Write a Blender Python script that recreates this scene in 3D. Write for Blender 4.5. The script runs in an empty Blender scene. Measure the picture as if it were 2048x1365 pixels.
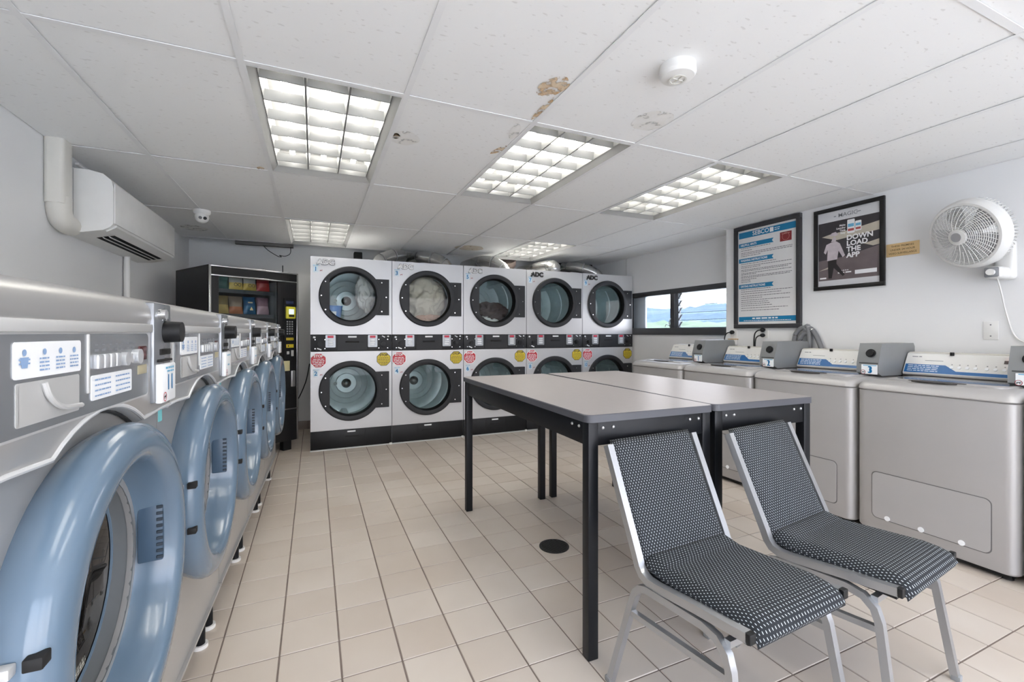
import bpy, bmesh, math, random
from mathutils import Vector, Matrix, noise
random.seed(7)
PI = math.pi
scene = bpy.context.scene
COL = scene.collection

# ------------------------------------------------------------------ camera, world, exposure
F_PX = 897.0
cam_d = bpy.data.cameras.new('camera')
cam = bpy.data.objects.new('camera', cam_d); COL.objects.link(cam)
cam_d.sensor_fit = 'HORIZONTAL'; cam_d.sensor_width = 36.0
cam_d.lens = F_PX / 2048 * 36.0
cam_d.shift_y = -16.5 / 2048
cam_d.clip_start = 0.02; cam_d.clip_end = 2000
CAM_H = 1.18; YAW = math.radians(23.82)
cam.location = (0, 0, CAM_H)
cam.rotation_euler = (PI / 2, 0, -YAW)
scene.camera = cam

WORLD_STRENGTH = 3.4
TUBE_STRENGTH = 12.5
SUN_STRENGTH = 6.0
scene.view_settings.view_transform = 'Standard'
scene.view_settings.look = 'None'
scene.view_settings.gamma = 1.0
scene.view_settings.use_curve_mapping = False
scene.view_settings.exposure = 1.4

world = bpy.data.worlds.new('sky'); scene.world = world
world.use_nodes = True
wn = world.node_tree.nodes; wl = world.node_tree.links
for n in list(wn): wn.remove(n)
wo = wn.new('ShaderNodeOutputWorld'); wb = wn.new('ShaderNodeBackground')
wt = wn.new('ShaderNodeTexCoord'); wsx = wn.new('ShaderNodeSeparateXYZ'); wr = wn.new('ShaderNodeValToRGB')
wl.new(wt.outputs['Generated'], wsx.inputs[0]); wl.new(wsx.outputs['Z'], wr.inputs[0])
wr.color_ramp.elements[0].position = 0.0; wr.color_ramp.elements[0].color = (0.90, 0.88, 0.90, 1)
wr.color_ramp.elements[1].position = 0.7; wr.color_ramp.elements[1].color = (0.42, 0.62, 0.95, 1)
e = wr.color_ramp.elements.new(0.18); e.color = (0.84, 0.86, 0.93, 1)
wl.new(wr.outputs[0], wb.inputs[0]); wb.inputs[1].default_value = WORLD_STRENGTH
wl.new(wb.outputs[0], wo.inputs[0])

sun_d = bpy.data.lights.new('sun', 'SUN'); sun_d.energy = SUN_STRENGTH; sun_d.angle = math.radians(1.5); sun_d.color = (1.0, 0.96, 0.9)
sun = bpy.data.objects.new('sun', sun_d); COL.objects.link(sun)
sun.rotation_euler = (math.radians(24), math.radians(-8), 0)      # high sun on the shop-window side: lights the forecourt outside

# ------------------------------------------------------------------ materials
def srgb(c):
    if isinstance(c, str):
        c = tuple(int(c[i:i + 2], 16) / 255 for i in (0, 2, 4))
    return tuple((v / 12.92 if v <= 0.04045 else ((v + 0.055) / 1.055) ** 2.4) for v in c) + (1.0,)

MATS = {}
def mat(name, col, rough=0.5, metal=0.0, spec=0.5, noise_amt=0.06, noise_scale=8.0, bump=0.0, bump_scale=60.0,
        emis=None, emis_s=0.0, coat=0.0):
    if name in MATS: return MATS[name]
    m = bpy.data.materials.new(name); m.use_nodes = True
    nt = m.node_tree; b = nt.nodes['Principled BSDF']
    c = srgb(col)
    b.inputs['Roughness'].default_value = rough
    b.inputs['Metallic'].default_value = metal
    b.inputs['Specular IOR Level'].default_value = spec
    if coat: b.inputs['Coat Weight'].default_value = coat; b.inputs['Coat Roughness'].default_value = 0.08
    tc = nt.nodes.new('ShaderNodeTexCoord')
    nz = nt.nodes.new('ShaderNodeTexNoise'); nz.inputs['Scale'].default_value = noise_scale; nz.inputs['Detail'].default_value = 3
    nt.links.new(tc.outputs['Object'], nz.inputs['Vector'])
    mx = nt.nodes.new('ShaderNodeMix'); mx.data_type = 'RGBA'
    mx.inputs[6].default_value = tuple(max(0, v * (1 - noise_amt)) for v in c[:3]) + (1,)
    mx.inputs[7].default_value = tuple(min(1, v * (1 + noise_amt)) for v in c[:3]) + (1,)
    nt.links.new(nz.outputs['Fac'], mx.inputs[0]); nt.links.new(mx.outputs[2], b.inputs['Base Color'])
    if bump:
        nb = nt.nodes.new('ShaderNodeTexNoise'); nb.inputs['Scale'].default_value = bump_scale
        nt.links.new(tc.outputs['Object'], nb.inputs['Vector'])
        bp = nt.nodes.new('ShaderNodeBump'); bp.inputs['Strength'].default_value = bump; bp.inputs['Distance'].default_value = 0.002
        nt.links.new(nb.outputs['Fac'], bp.inputs['Height']); nt.links.new(bp.outputs[0], b.inputs['Normal'])
    if emis:
        b.inputs['Emission Color'].default_value = srgb(emis); b.inputs['Emission Strength'].default_value = emis_s
    MATS[name] = m
    return m

def glass_mat(name, tint, refl_rough=0.02, ior=1.5, boost=0.0):
    if name in MATS: return MATS[name]
    m = bpy.data.materials.new(name); m.use_nodes = True
    nt = m.node_tree
    for n in list(nt.nodes): nt.nodes.remove(n)
    o = nt.nodes.new('ShaderNodeOutputMaterial'); t = nt.nodes.new('ShaderNodeBsdfTransparent'); g = nt.nodes.new('ShaderNodeBsdfGlossy')
    t.inputs[0].default_value = srgb(tint); g.inputs[1].default_value = refl_rough
    lw = nt.nodes.new('ShaderNodeLayerWeight'); lw.inputs[0].default_value = 0.5
    pw = nt.nodes.new('ShaderNodeMath'); pw.operation = 'POWER'; pw.inputs[1].default_value = 5.0
    nt.links.new(lw.outputs['Facing'], pw.inputs[0])
    f0 = ((ior - 1) / (ior + 1)) ** 2 + boost
    ad = nt.nodes.new('ShaderNodeMath'); ad.operation = 'MULTIPLY_ADD'; ad.inputs[1].default_value = 1 - f0; ad.inputs[2].default_value = f0
    nt.links.new(pw.outputs[0], ad.inputs[0])
    mx = nt.nodes.new('ShaderNodeMixShader')
    nt.links.new(ad.outputs[0], mx.inputs[0]); nt.links.new(t.outputs[0], mx.inputs[1]); nt.links.new(g.outputs[0], mx.inputs[2])
    nt.links.new(mx.outputs[0], o.inputs[0])
    MATS[name] = m
    return m

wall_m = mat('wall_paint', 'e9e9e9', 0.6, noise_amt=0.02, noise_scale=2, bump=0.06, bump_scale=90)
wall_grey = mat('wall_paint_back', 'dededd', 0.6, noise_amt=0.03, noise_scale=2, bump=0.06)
grout_m = mat('grout', '7d7068', 0.85, noise_amt=0.3, noise_scale=6)
deck_m = mat('roof_deck', '55524f', 0.9)
tee_m = mat('ceiling_tee', 'ececec', 0.45)
black_metal = mat('black_metal', '121418', 0.42, 0.0, spec=0.3, noise_amt=0.15, bump=0.05, bump_scale=200)
black_plastic = mat('black_plastic', '141517', 0.45, spec=0.35)
charcoal = mat('charcoal_plastic', '2a2b2e', 0.5, spec=0.35, noise_amt=0.05)
dark_hole = mat('dark_recess', '0b0b0c', 0.7)
white_plastic = mat('white_plastic', 'e6e5e2', 0.38)
ivory_plastic = mat('ivory_plastic', 'd9d6ce', 0.45)
white_enamel = mat('white_enamel', 'f2f2f0', 0.45)
chrome = mat('chrome', 'd8d8d8', 0.16, 1.0)
steel = mat('brushed_steel', 'b9babc', 0.3, 0.85, noise_amt=0.05, noise_scale=30)
silver_paint = mat('silver_paint', 'c3c3c2', 0.42, 0.25, noise_amt=0.03)
dryer_paint = mat('dryer_silver', 'c9c9ca', 0.38, 0.35, noise_amt=0.03, noise_scale=5)
tl_paint = mat('top_loader_grey', 'b2b0af', 0.4, 0.2, noise_amt=0.03)
washer_steel = mat('washer_steel', 'b7b6b5', 0.3, 0.5, noise_amt=0.03, noise_scale=3)
panel_steel = mat('panel_steel', '94979b', 0.26, 0.5, noise_amt=0.04)
blue_door = mat('blue_door_plastic', '607385', 0.2, 0.0, noise_amt=0.03, coat=0.3)
blue_dark = mat('blue_door_recess', '42566a', 0.4)
drum_m = mat('drum_galvanised', 'cddadb', 0.36, 0.3, noise_amt=0.12, noise_scale=14)
drum_dark = mat('washer_drum', '8b8580', 0.3, 0.7)
rubber = mat('black_rubber', '1b1b1c', 0.6)
label_white = mat('label_white', 'f0f2f4', 0.4)
print_blue = mat('print_blue', '1b77b0', 0.45)
print_lightblue = mat('print_lightblue', '6fb4d6', 0.45)
print_grey = mat('print_grey', '7c7f84', 0.5)
print_dark = mat('print_dark', '26262a', 0.5)
print_red = mat('print_red', 'c32636', 0.45)
print_white = mat('print_white', 'f4f4f4', 0.5)
print_yellow = mat('print_yellow', 'd8c02c', 0.45)
print_turq = mat('sticker_turquoise', '7fd2d6', 0.45)
panel_blue = mat('console_blue', '1c66a6', 0.35)
red_led = mat('red_display', '7d1026', 0.3, emis='ff1848', emis_s=0.1)
red_glow = mat('red_digit', 'ff3040', 0.4, emis='ff2a3a', emis_s=2.0)
table_top_m = mat('table_laminate', '9c9796', 0.36, spec=0.14, noise_amt=0.04, noise_scale=40)
table_edge_m = mat('table_edge', '4b4c52', 0.4)
alu = mat('aluminium_duct', 'c6c6c4', 0.22, 0.9, noise_amt=0.1, noise_scale=40, bump=0.25, bump_scale=60)
chair_metal = mat('chair_metal', 'b2b4b7', 0.3, 0.8, noise_amt=0.06)
brass = mat('brass', 'dcbd8b', 0.35, 0.2)
vend_black = mat('vending_black', '121214', 0.35)
clear_glass = glass_mat('window_glass', 'f6f5f5', 0.0, 1.45)
dryer_glass = glass_mat('dryer_glass', 'eef4f4', 0.01, 1.33, 0.0)
washer_glass = glass_mat('washer_glass', '8f867c', 0.02, 1.55, 0.08)
vend_glass = glass_mat('vending_glass', 'f0f2f2', 0.02, 1.3, 0.0)

def tile_floor_mat():
    m = bpy.data.materials.new('floor_tile_ceramic'); m.use_nodes = True
    nt = m.node_tree; b = nt.nodes['Principled BSDF']
    oi = nt.nodes.new('ShaderNodeObjectInfo'); geo = nt.nodes.new('ShaderNodeNewGeometry')
    nz = nt.nodes.new('ShaderNodeTexNoise'); nz.inputs['Scale'].default_value = 1.7; nz.inputs['Detail'].default_value = 4
    nt.links.new(geo.outputs['Position'], nz.inputs['Vector'])
    ad = nt.nodes.new('ShaderNodeMath'); ad.operation = 'MULTIPLY_ADD'; ad.inputs[1].default_value = 0.35
    nt.links.new(oi.outputs['Random'], ad.inputs[0]); nt.links.new(nz.outputs['Fac'], ad.inputs[2])
    rp = nt.nodes.new('ShaderNodeValToRGB')
    rp.color_ramp.elements[0].position = 0.25; rp.color_ramp.elements[0].color = srgb('bcaea0')
    rp.color_ramp.elements[1].position = 0.95; rp.color_ramp.elements[1].color = srgb('d0c6bb')
    nt.links.new(ad.outputs[0], rp.inputs[0]); nt.links.new(rp.outputs[0], b.inputs['Base Color'])
    b.inputs['Roughness'].default_value = 0.42
    b.inputs['Specular IOR Level'].default_value = 0.4
    return m
floor_tile_m = tile_floor_mat()

def ceiling_tile_mat():
    m = bpy.data.materials.new('ceiling_tile_mineral'); m.use_nodes = True
    nt = m.node_tree; b = nt.nodes['Principled BSDF']
    geo = nt.nodes.new('ShaderNodeNewGeometry')
    mp = nt.nodes.new('ShaderNodeMapping'); mp.inputs['Scale'].default_value = (34, 80, 1); mp.inputs['Rotation'].default_value = (0, 0, 0.5)
    nt.links.new(geo.outputs['Position'], mp.inputs[0])
    nz = nt.nodes.new('ShaderNodeTexNoise'); nz.inputs['Scale'].default_value = 1.0; nz.inputs['Detail'].default_value = 1.5
    nt.links.new(mp.outputs[0], nz.inputs['Vector'])
    rp = nt.nodes.new('ShaderNodeValToRGB')
    rp.color_ramp.elements[0].position = 0.27; rp.color_ramp.elements[0].color = srgb('e1e0de')
    rp.color_ramp.elements[1].position = 0.33; rp.color_ramp.elements[1].color = srgb('f1f1f0')
    nt.links.new(nz.outputs['Fac'], rp.inputs[0]); nt.links.new(rp.outputs[0], b.inputs['Base Color'])
    bp = nt.nodes.new('ShaderNodeBump'); bp.inputs['Strength'].default_value = 0.3; bp.inputs['Distance'].default_value = 0.002
    nt.links.new(rp.outputs[0], bp.inputs['Height']); nt.links.new(bp.outputs[0], b.inputs['Normal'])
    b.inputs['Roughness'].default_value = 0.85
    return m
ceil_tile_m = ceiling_tile_mat()

def fabric_mat():
    m = bpy.data.materials.new('dotted_fabric'); m.use_nodes = True
    nt = m.node_tree; b = nt.nodes['Principled BSDF']; N = nt.nodes.new; Lk = nt.links.new
    uv = N('ShaderNodeUVMap'); sp = N('ShaderNodeSeparateXYZ'); Lk(uv.outputs[0], sp.inputs[0])
    def mth(op, a, bb=None, c=None):
        n = N('ShaderNodeMath'); n.operation = op
        for i, v in enumerate((a, bb, c)):
            if v is None: continue
            if isinstance(v, (int, float)): n.inputs[i].default_value = v
            else: Lk(v, n.inputs[i])
        return n.outputs[0]
    u = mth('DIVIDE', sp.outputs[0], 0.0125); v = mth('DIVIDE', sp.outputs[1], 0.0085)
    row = mth('FLOOR', v); off = mth('MULTIPLY', mth('MODULO', row, 2.0), 0.5)
    du = mth('SUBTRACT', mth('FRACT', mth('ADD', u, off)), 0.5)
    dv = mth('SUBTRACT', mth('FRACT', v), 0.5)
    r2 = mth('ADD', mth('POWER', mth('DIVIDE', du, 0.108), 2.0), mth('POWER', mth('DIVIDE', dv, 0.28), 2.0))
    dot = mth('LESS_THAN', r2, 1.0)
    mx = N('ShaderNodeMix'); mx.data_type = 'RGBA'
    mx.inputs[6].default_value = srgb('1b1f25'); mx.inputs[7].default_value = srgb('bcc4c8')
    Lk(dot, mx.inputs[0]); Lk(mx.outputs[2], b.inputs['Base Color'])
    b.inputs['Roughness'].default_value = 0.85
    nz = N('ShaderNodeTexNoise'); nz.inputs['Scale'].default_value = 900; Lk(uv.outputs[0], nz.inputs['Vector'])
    bp = N('ShaderNodeBump'); bp.inputs['Strength'].default_value = 0.25; bp.inputs['Distance'].default_value = 0.001
    Lk(nz.outputs['Fac'], bp.inputs['Height']); Lk(bp.outputs[0], b.inputs['Normal'])
    return m
fabric_m = fabric_mat()

def stain_mat(name, c0, c1, thr=0.5, scale=14.0, strength=1.0):
    m = bpy.data.materials.new(name); m.use_nodes = True
    nt = m.node_tree; b = nt.nodes['Principled BSDF']; o = nt.nodes['Material Output']
    tc = nt.nodes.new('ShaderNodeTexCoord')
    nz = nt.nodes.new('ShaderNodeTexNoise'); nz.inputs['Scale'].default_value = scale; nz.inputs['Detail'].default_value = 6; nz.inputs['Roughness'].default_value = 0.65
    nt.links.new(tc.outputs['Object'], nz.inputs['Vector'])
    rp = nt.nodes.new('ShaderNodeValToRGB'); rp.color_ramp.elements[0].color = srgb(c0); rp.color_ramp.elements[1].color = srgb(c1)
    rp.color_ramp.elements[0].position = 0.35; rp.color_ramp.elements[1].position = 0.65
    nt.links.new(nz.outputs['Fac'], rp.inputs[0]); nt.links.new(rp.outputs[0], b.inputs['Base Color'])
    b.inputs['Roughness'].default_value = 0.9
    t = nt.nodes.new('ShaderNodeBsdfTransparent'); mx = nt.nodes.new('ShaderNodeMixShader')
    mr = nt.nodes.new('ShaderNodeMapRange'); mr.inputs[1].default_value = thr - 0.06; mr.inputs[2].default_value = thr + 0.06; mr.inputs[3].default_value = 0; mr.inputs[4].default_value = strength
    nz2 = nt.nodes.new('ShaderNodeTexNoise'); nz2.inputs['Scale'].default_value = scale * 1.6; nz2.inputs['Detail'].default_value = 4
    nt.links.new(tc.outputs['Object'], nz2.inputs['Vector']); nt.links.new(nz2.outputs['Fac'], mr.inputs[0])
    nt.links.new(mr.outputs[0], mx.inputs[0]); nt.links.new(t.outputs[0], mx.inputs[1]); nt.links.new(b.outputs[0], mx.inputs[2])
    nt.links.new(mx.outputs[0], o.inputs[0])
    return m

# ------------------------------------------------------------------ mesh helpers
class MB:
    def __init__(s): s.v = []; s.f = []; s.m = []; s.uv = None
    def add(s, vs, fs, m=0):
        o = len(s.v); s.v += [tuple(v) for v in vs]
        for f in fs: s.f.append(tuple(i + o for i in f)); s.m.append(m)
        return s
    def box(s, x0, x1, y0, y1, z0, z1, m=0):
        vs = [(x0, y0, z0), (x1, y0, z0), (x1, y1, z0), (x0, y1, z0), (x0, y0, z1), (x1, y0, z1), (x1, y1, z1), (x0, y1, z1)]
        return s.add(vs, [(3, 2, 1, 0), (4, 5, 6, 7), (0, 1, 5, 4), (1, 2, 6, 5), (2, 3, 7, 6), (3, 0, 4, 7)], m)
    def rbox(s, x0, x1, y0, y1, z0, z1, r=0.005, m=0, seg=2, edges='all'):
        bm = bmesh.new(); bmesh.ops.create_cube(bm, size=1.0)
        for v in bm.verts:
            v.co = ((x0 + x1) / 2 + v.co.x * (x1 - x0), (y0 + y1) / 2 + v.co.y * (y1 - y0), (z0 + z1) / 2 + v.co.z * (z1 - z0))
        es = list(bm.edges)
        if edges == 'z': es = [e for e in es if abs(e.verts[0].co.z - e.verts[1].co.z) > 1e-6]
        if edges == 'y': es = [e for e in es if abs(e.verts[0].co.y - e.verts[1].co.y) > 1e-6]
        if edges == 'x': es = [e for e in es if abs(e.verts[0].co.x - e.verts[1].co.x) > 1e-6]
        bmesh.ops.bevel(bm, geom=es, offset=r, segments=seg, affect='EDGES', profile=0.5)
        bm.verts.ensure_lookup_table(); bm.verts.index_update()
        s.add([v.co[:] for v in bm.verts], [[v.index for v in f.verts] for f in bm.faces], m); bm.free()
        return s
    def lathe(s, prof, c=(0, 0, 0), axis='y', seg=48, m=0, a0=0.0, a1=2 * PI, ms=None):
        full = abs(a1 - a0 - 2 * PI) < 1e-6
        n = seg if full else seg + 1
        vs = []
        for (r, t) in prof:
            for i in range(n):
                a = a0 + (a1 - a0) * i / seg
                p, q = r * math.cos(a), r * math.sin(a)
                if axis == 'y': vs.append((c[0] + p, c[1] + t, c[2] + q))
                elif axis == 'z': vs.append((c[0] + p, c[1] + q, c[2] + t))
                else: vs.append((c[0] + t, c[1] + p, c[2] + q))
        flip = axis == 'y'
        for k in range(len(prof) - 1):
            fs = []
            for i in range(seg):
                j = (i + 1) % n
                q = (k * n + i, k * n + j, (k + 1) * n + j, (k + 1) * n + i)
                fs.append(q[::-1] if flip else q)
            o = len(s.v) if k == 0 else o
            if k == 0: s.v += vs
            for f in fs: s.f.append(tuple(i + o for i in f)); s.m.append(m if ms is None else ms[k])
        return s
    def cyl(s, c, r, h, axis='z', seg=16, m=0, r2=None):
        r2 = r if r2 is None else r2
        return s.lathe([(0.0001, 0), (r, 0), (r2, h), (0.0001, h)], c, axis, seg, m)
    def disc(s, c, r, axis='y', seg=32, m=0):
        return s.lathe([(0.0001, 0), (r, 0)], c, axis, seg, m)
    def sphere(s, c, r, seg=16, m=0, sx=1, sy=1, sz=1):
        n = seg // 2
        prof = [(max(0.0001, math.sin(PI * i / n)) * r, -math.cos(PI * i / n) * r) for i in range(n + 1)]
        o = len(s.v); s.lathe(prof, (0, 0, 0), 'z', seg, m)
        for i in range(o, len(s.v)):
            v = s.v[i]; s.v[i] = (c[0] + v[0] * sx, c[1] + v[1] * sy, c[2] + v[2] * sz)
        return s
    def prism(s, poly, a0, a1, plane='xz', m=0, mcap=None):
        n = len(poly); vs = []
        for a in (a0, a1):
            for (p, q) in poly:
                vs.append({'xz': (p, a, q), 'yz': (a, p, q), 'xy': (p, q, a)}[plane])
        fs = [(i, (i + 1) % n, n + (i + 1) % n, n + i) for i in range(n)]
        s.add(vs, fs, m)
        s.add(vs, [tuple(range(n))[::-1], tuple(range(n, 2 * n))], m if mcap is None else mcap)
        return s
    def poly(s, pts, y=0.0, m=0):
        return s.add([(p, y, q) for p, q in pts], [tuple(range(len(pts)))], m)
    def rect(s, x0, x1, z0, z1, y=0.0, m=0):
        return s.poly([(x0, z0), (x1, z0), (x1, z1), (x0, z1)], y, m)
    def tube(s, path, r, seg=10, m=0, cap=True, square=False, up=(0, 0, 1)):
        P = [Vector(p) for p in path]; n = len(P); rs = r if isinstance(r, (list, tuple)) else [r] * n
        if square: seg = 4
        vs = []; prev = None
        for i in range(n):
            t = (P[min(i + 1, n - 1)] - P[max(i - 1, 0)]).normalized()
            if prev is None:
                u = Vector(up)
                if abs(u.dot(t)) > 0.95: u = Vector((0, 1, 0)) if abs(t.y) < 0.9 else Vector((1, 0, 0))
                a = (u - t * u.dot(t)).normalized()
            else: a = (prev - t * prev.dot(t)).normalized()
            prev = a; b = t.cross(a)
            for k in range(seg):
                an = 2 * PI * k / seg + (PI / 4 if square else 0)
                rr = rs[i] * (math.sqrt(2) if square else 1)
                vs.append(P[i] + a * math.cos(an) * rr + b * math.sin(an) * rr)
        fs = []
        for i in range(n - 1):
            for k in range(seg):
                k2 = (k + 1) % seg
                fs.append((i * seg + k, i * seg + k2, (i + 1) * seg + k2, (i + 1) * seg + k))
        if cap: fs += [tuple(range(seg))[::-1], tuple(range((n - 1) * seg, n * seg))]
        return s.add(vs, fs, m)
    def plate_hole(s, x0, x1, z0, z1, cx, cz, r, y0, y1, m=0, seg=48, chord=None):
        """rectangular plate with a round hole; front at y0, back at y1"""
        angs = [2 * PI * i / seg for i in range(seg)]
        for (px, pz) in ((x0, z0), (x1, z0), (x1, z1), (x0, z1)): angs.append(math.atan2(pz - cz, px - cx) % (2 * PI))
        angs = sorted(set(round(a, 6) for a in angs)); n = len(angs)
        inner = []; outer = []
        for a in angs:
            c, sn = math.cos(a), math.sin(a)
            ix = cx + r * c
            if chord is not None: ix = max(ix, cx + chord)
            inner.append((ix, cz + r * sn))
            ts = []
            if c > 1e-9: ts.append((x1 - cx) / c)
            if c < -1e-9: ts.append((x0 - cx) / c)
            if sn > 1e-9: ts.append((z1 - cz) / sn)
            if sn < -1e-9: ts.append((z0 - cz) / sn)
            t = min(ts); outer.append((cx + t * c, cz + t * sn))
        vs = []
        for y in (y0, y1):
            vs += [(p, y, q) for p, q in inner]; vs += [(p, y, q) for p, q in outer]
        fs = []
        for i in range(n):
            j = (i + 1) % n
            fs.append((i, j, n + j, n + i)); fs.append((2 * n + i, 3 * n + i, 3 * n + j, 2 * n + j))
            fs.append((i, 2 * n + i, 2 * n + j, j)); fs.append((n + i, n + j, 3 * n + j, 3 * n + i))
        return s.add(vs, fs, m)
    def xf(s, M):
        s.v = [tuple(M @ Vector(v)) for v in s.v]; return s
    def mesh(s, name, mats, angle=35.0, recalc=True):
        me = bpy.data.meshes.new(name); me.from_pydata(s.v, [], s.f)
        if not isinstance(mats, (list, tuple)): mats = [mats]
        for x in mats: me.materials.append(x)
        for i, p in enumerate(me.polygons): p.material_index = s.m[i]; p.use_smooth = True
        if recalc:
            bm = bmesh.new(); bm.from_mesh(me)
            bmesh.ops.remove_doubles(bm, verts=bm.verts, dist=1e-6)
            bmesh.ops.recalc_face_normals(bm, faces=bm.faces); bm.to_mesh(me); bm.free()
        me.update()
        me.set_sharp_from_angle(angle=math.radians(angle))
        return me

def ob(name, data, parent=None, loc=(0, 0, 0), rot=(0, 0, 0)):
    o = bpy.data.objects.new(name, data); COL.objects.link(o)
    o.location = loc; o.rotation_euler = rot
    if parent: o.parent = parent
    return o
TINY = ('print', 'legend', 'screws', 'bolts', 'header', 'grip_ribs')
def part(name, mb, mats, parent=None, loc=(0, 0, 0), rot=(0, 0, 0), angle=35.0, recalc=True):
    o = ob(name, mb.mesh(name, mats, angle, recalc), parent, loc, rot)
    if any(t in name for t in TINY): o['kind'] = 'stuff'       # marks too small to pick apart
    return o
def parts(name, mb, mats, parent, angle=35.0, recalc=True, loc=(0, 0, 0)):
    """every connected piece of the builder becomes an object of its own"""
    par = list(range(len(mb.v)))
    def find(i):
        while par[i] != i: par[i] = par[par[i]]; i = par[i]
        return i
    for f in mb.f:
        for k in f[1:]: par[find(k)] = find(f[0])
    comps = {}
    for fi, f in enumerate(mb.f): comps.setdefault(find(f[0]), []).append(fi)
    out = []
    for fl in comps.values():
        idx = sorted({i for fi in fl for i in mb.f[fi]}); mp = {v: k for k, v in enumerate(idx)}
        q = MB(); q.v = [mb.v[i] for i in idx]; q.f = [tuple(mp[i] for i in mb.f[fi]) for fi in fl]; q.m = [mb.m[fi] for fi in fl]
        out.append(part(name, q, mats, parent, loc, (0, 0, 0), angle, recalc))
    return out
def stuff(o): o['kind'] = 'stuff'; return o
def tag(o, label, cat, group=None):
    o['label'] = label; o['category'] = cat
    if group: o['group'] = group
    return o
def thing(name, label, cat, loc=(0, 0, 0), rz=0.0, group=None):
    return tag(ob(name, None, None, loc, (0, 0, rz)), label, cat, group)
def struct(o): o['kind'] = 'structure'; return o
def copy_tree(o, parent=None):
    c = o.copy(); COL.objects.link(c); c.parent = parent
    for ch in KIDS.get(o.name, []) if False else [x for x in o.children]: copy_tree(ch, c)
    return c

_text = {}
def text_mesh(s, size, m, extrude=0.0, bold=0.0, align='CENTER', sx=1.0):
    k = (s, size, m.name, extrude, bold, align, sx)
    if k in _text: return _text[k]
    cu = bpy.data.curves.new('txt', 'FONT'); cu.body = s; cu.size = size; cu.align_x = align; cu.align_y = 'CENTER'
    cu.resolution_u = 3; cu.extrude = extrude; cu.offset = bold
    t = bpy.data.objects.new('txt', cu); COL.objects.link(t)
    dg = bpy.context.evaluated_depsgraph_get(); me = bpy.data.meshes.new_from_object(t.evaluated_get(dg))
    bpy.data.objects.remove(t); bpy.data.curves.remove(cu)
    me.materials.clear(); me.materials.append(m)
    me.transform(Matrix.Rotation(PI / 2, 4, 'X') @ Matrix.Diagonal((sx, 1, 1, 1)))
    _text[k] = me
    return me
def text(s, size, m, parent, loc, name='lettering', **kw):
    return ob(name, text_mesh(s, size, m, **kw), parent, loc)
def lines_mb(mb, x0, x1, z, h, m=0, y=0.0, rng=random):
    """a row of word-like marks (print too small to read)"""
    x = x0
    while x < x1 - h:
        w = min(rng.uniform(1.5, 5.0) * h, x1 - x)
        mb.rect(x, x + w, z - h / 2, z + h / 2, y, m); x += w + h * 0.8
    return mb
def rrect(x0, x1, z0, z1, r, n=4):
    pts = []
    for (cx, cz, a) in ((x1 - r, z0 + r, -PI / 2), (x1 - r, z1 - r, 0), (x0 + r, z1 - r, PI / 2), (x0 + r, z0 + r, PI)):
        for i in range(n + 1): t = a + PI / 2 * i / n; pts.append((cx + r * math.cos(t), cz + r * math.sin(t)))
    return pts
def bez(pts, n=8):
    """Catmull-Rom through points"""
    P = [Vector(p) for p in pts]; P = [P[0] * 2 - P[1]] + P + [P[-1] * 2 - P[-2]]; out = []
    for i in range(1, len(P) - 2):
        for k in range(n):
            t = k / n; a, b, c, d = P[i - 1], P[i], P[i + 1], P[i + 2]
            out.append(0.5 * ((2 * b) + (c - a) * t + (2 * a - 5 * b + 4 * c - d) * t * t + (3 * b - a - 3 * c + d) * t ** 3))
    out.append(P[-2]); return out

# ------------------------------------------------------------------ room shell
XL, XR, XR2, YB, YF, ZC = -1.28, 3.745, 3.93, 6.05, -1.7, 2.19
STEP_Y = 3.215
floor = struct(part('floor', MB().box(XL - 0.15, 4.1, YF - 0.2, YB + 0.15, -0.12, -0.003), grout_m))
TP = 0.2035
def in_view(x, y, z=0.0):
    d = x * math.sin(YAW) + y * math.cos(YAW)
    if d < 0.2: return None
    u = 1024 + F_PX * (x * math.cos(YAW) - y * math.sin(YAW)) / d; v = 666 - F_PX * (z - CAM_H) / d
    return d if (-60 < u < 2108 and -60 < v < 1425) else None
tm = MB()
h = TP / 2 - 0.0022; hb = h - 0.0018
tm.add([(-h, -h, -0.004), (h, -h, -0.004), (h, h, -0.004), (-h, h, -0.004), (-hb, -hb, 0), (hb, -hb, 0), (hb, hb, 0), (-hb, hb, 0)],
       [(4, 5, 6, 7), (0, 1, 5, 4), (1, 2, 6, 5), (2, 3, 7, 6), (3, 0, 4, 7)])
tile_me = tm.mesh('floor_tile', floor_tile_m, recalc=False)
cand = []; rest = []
ix0 = int(math.floor((XL - 0.088) / TP)); iy0 = int(math.floor((YF - 2.042) / TP))
for i in range(ix0, 19):
    for j in range(iy0, 21):
        x = 0.088 + TP * (i + 0.5); y = 2.042 + TP * (j + 0.5)
        if x > 3.95 or y > YB or y < YF or x < XL: continue
        d = in_view(x, y)
        hidden = x < -0.52 and y < 4.3 or x > 3.16 or (y > 5.05 and x > -0.03)
        if d and not hidden: cand.append((d, x, y))
        else: rest.append((x, y))
cand.sort()
for d, x, y in cand[:300]:
    ob('floor_tile', tile_me, floor, (x, y, random.uniform(-0.0006, 0.0004)))
rm = MB()
for x, y in rest + [(x, y) for d, x, y in cand[300:]]:
    rm.add([(a + x, b + y, c) for a, b, c in tm.v], tm.f)
rf = part('floor_tile_field', rm, floor_tile_m, floor, recalc=False); rf['kind'] = 'stuff'

struct(part('wall_left', MB().box(XL - 0.15, XL, YF - 0.2, YB + 0.15, -0.1, 2.75), wall_m))
wback = struct(part('wall_back', MB().box(XL - 0.15, 4.1, YB, YB + 0.15, -0.1, 2.75), wall_grey))
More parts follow.
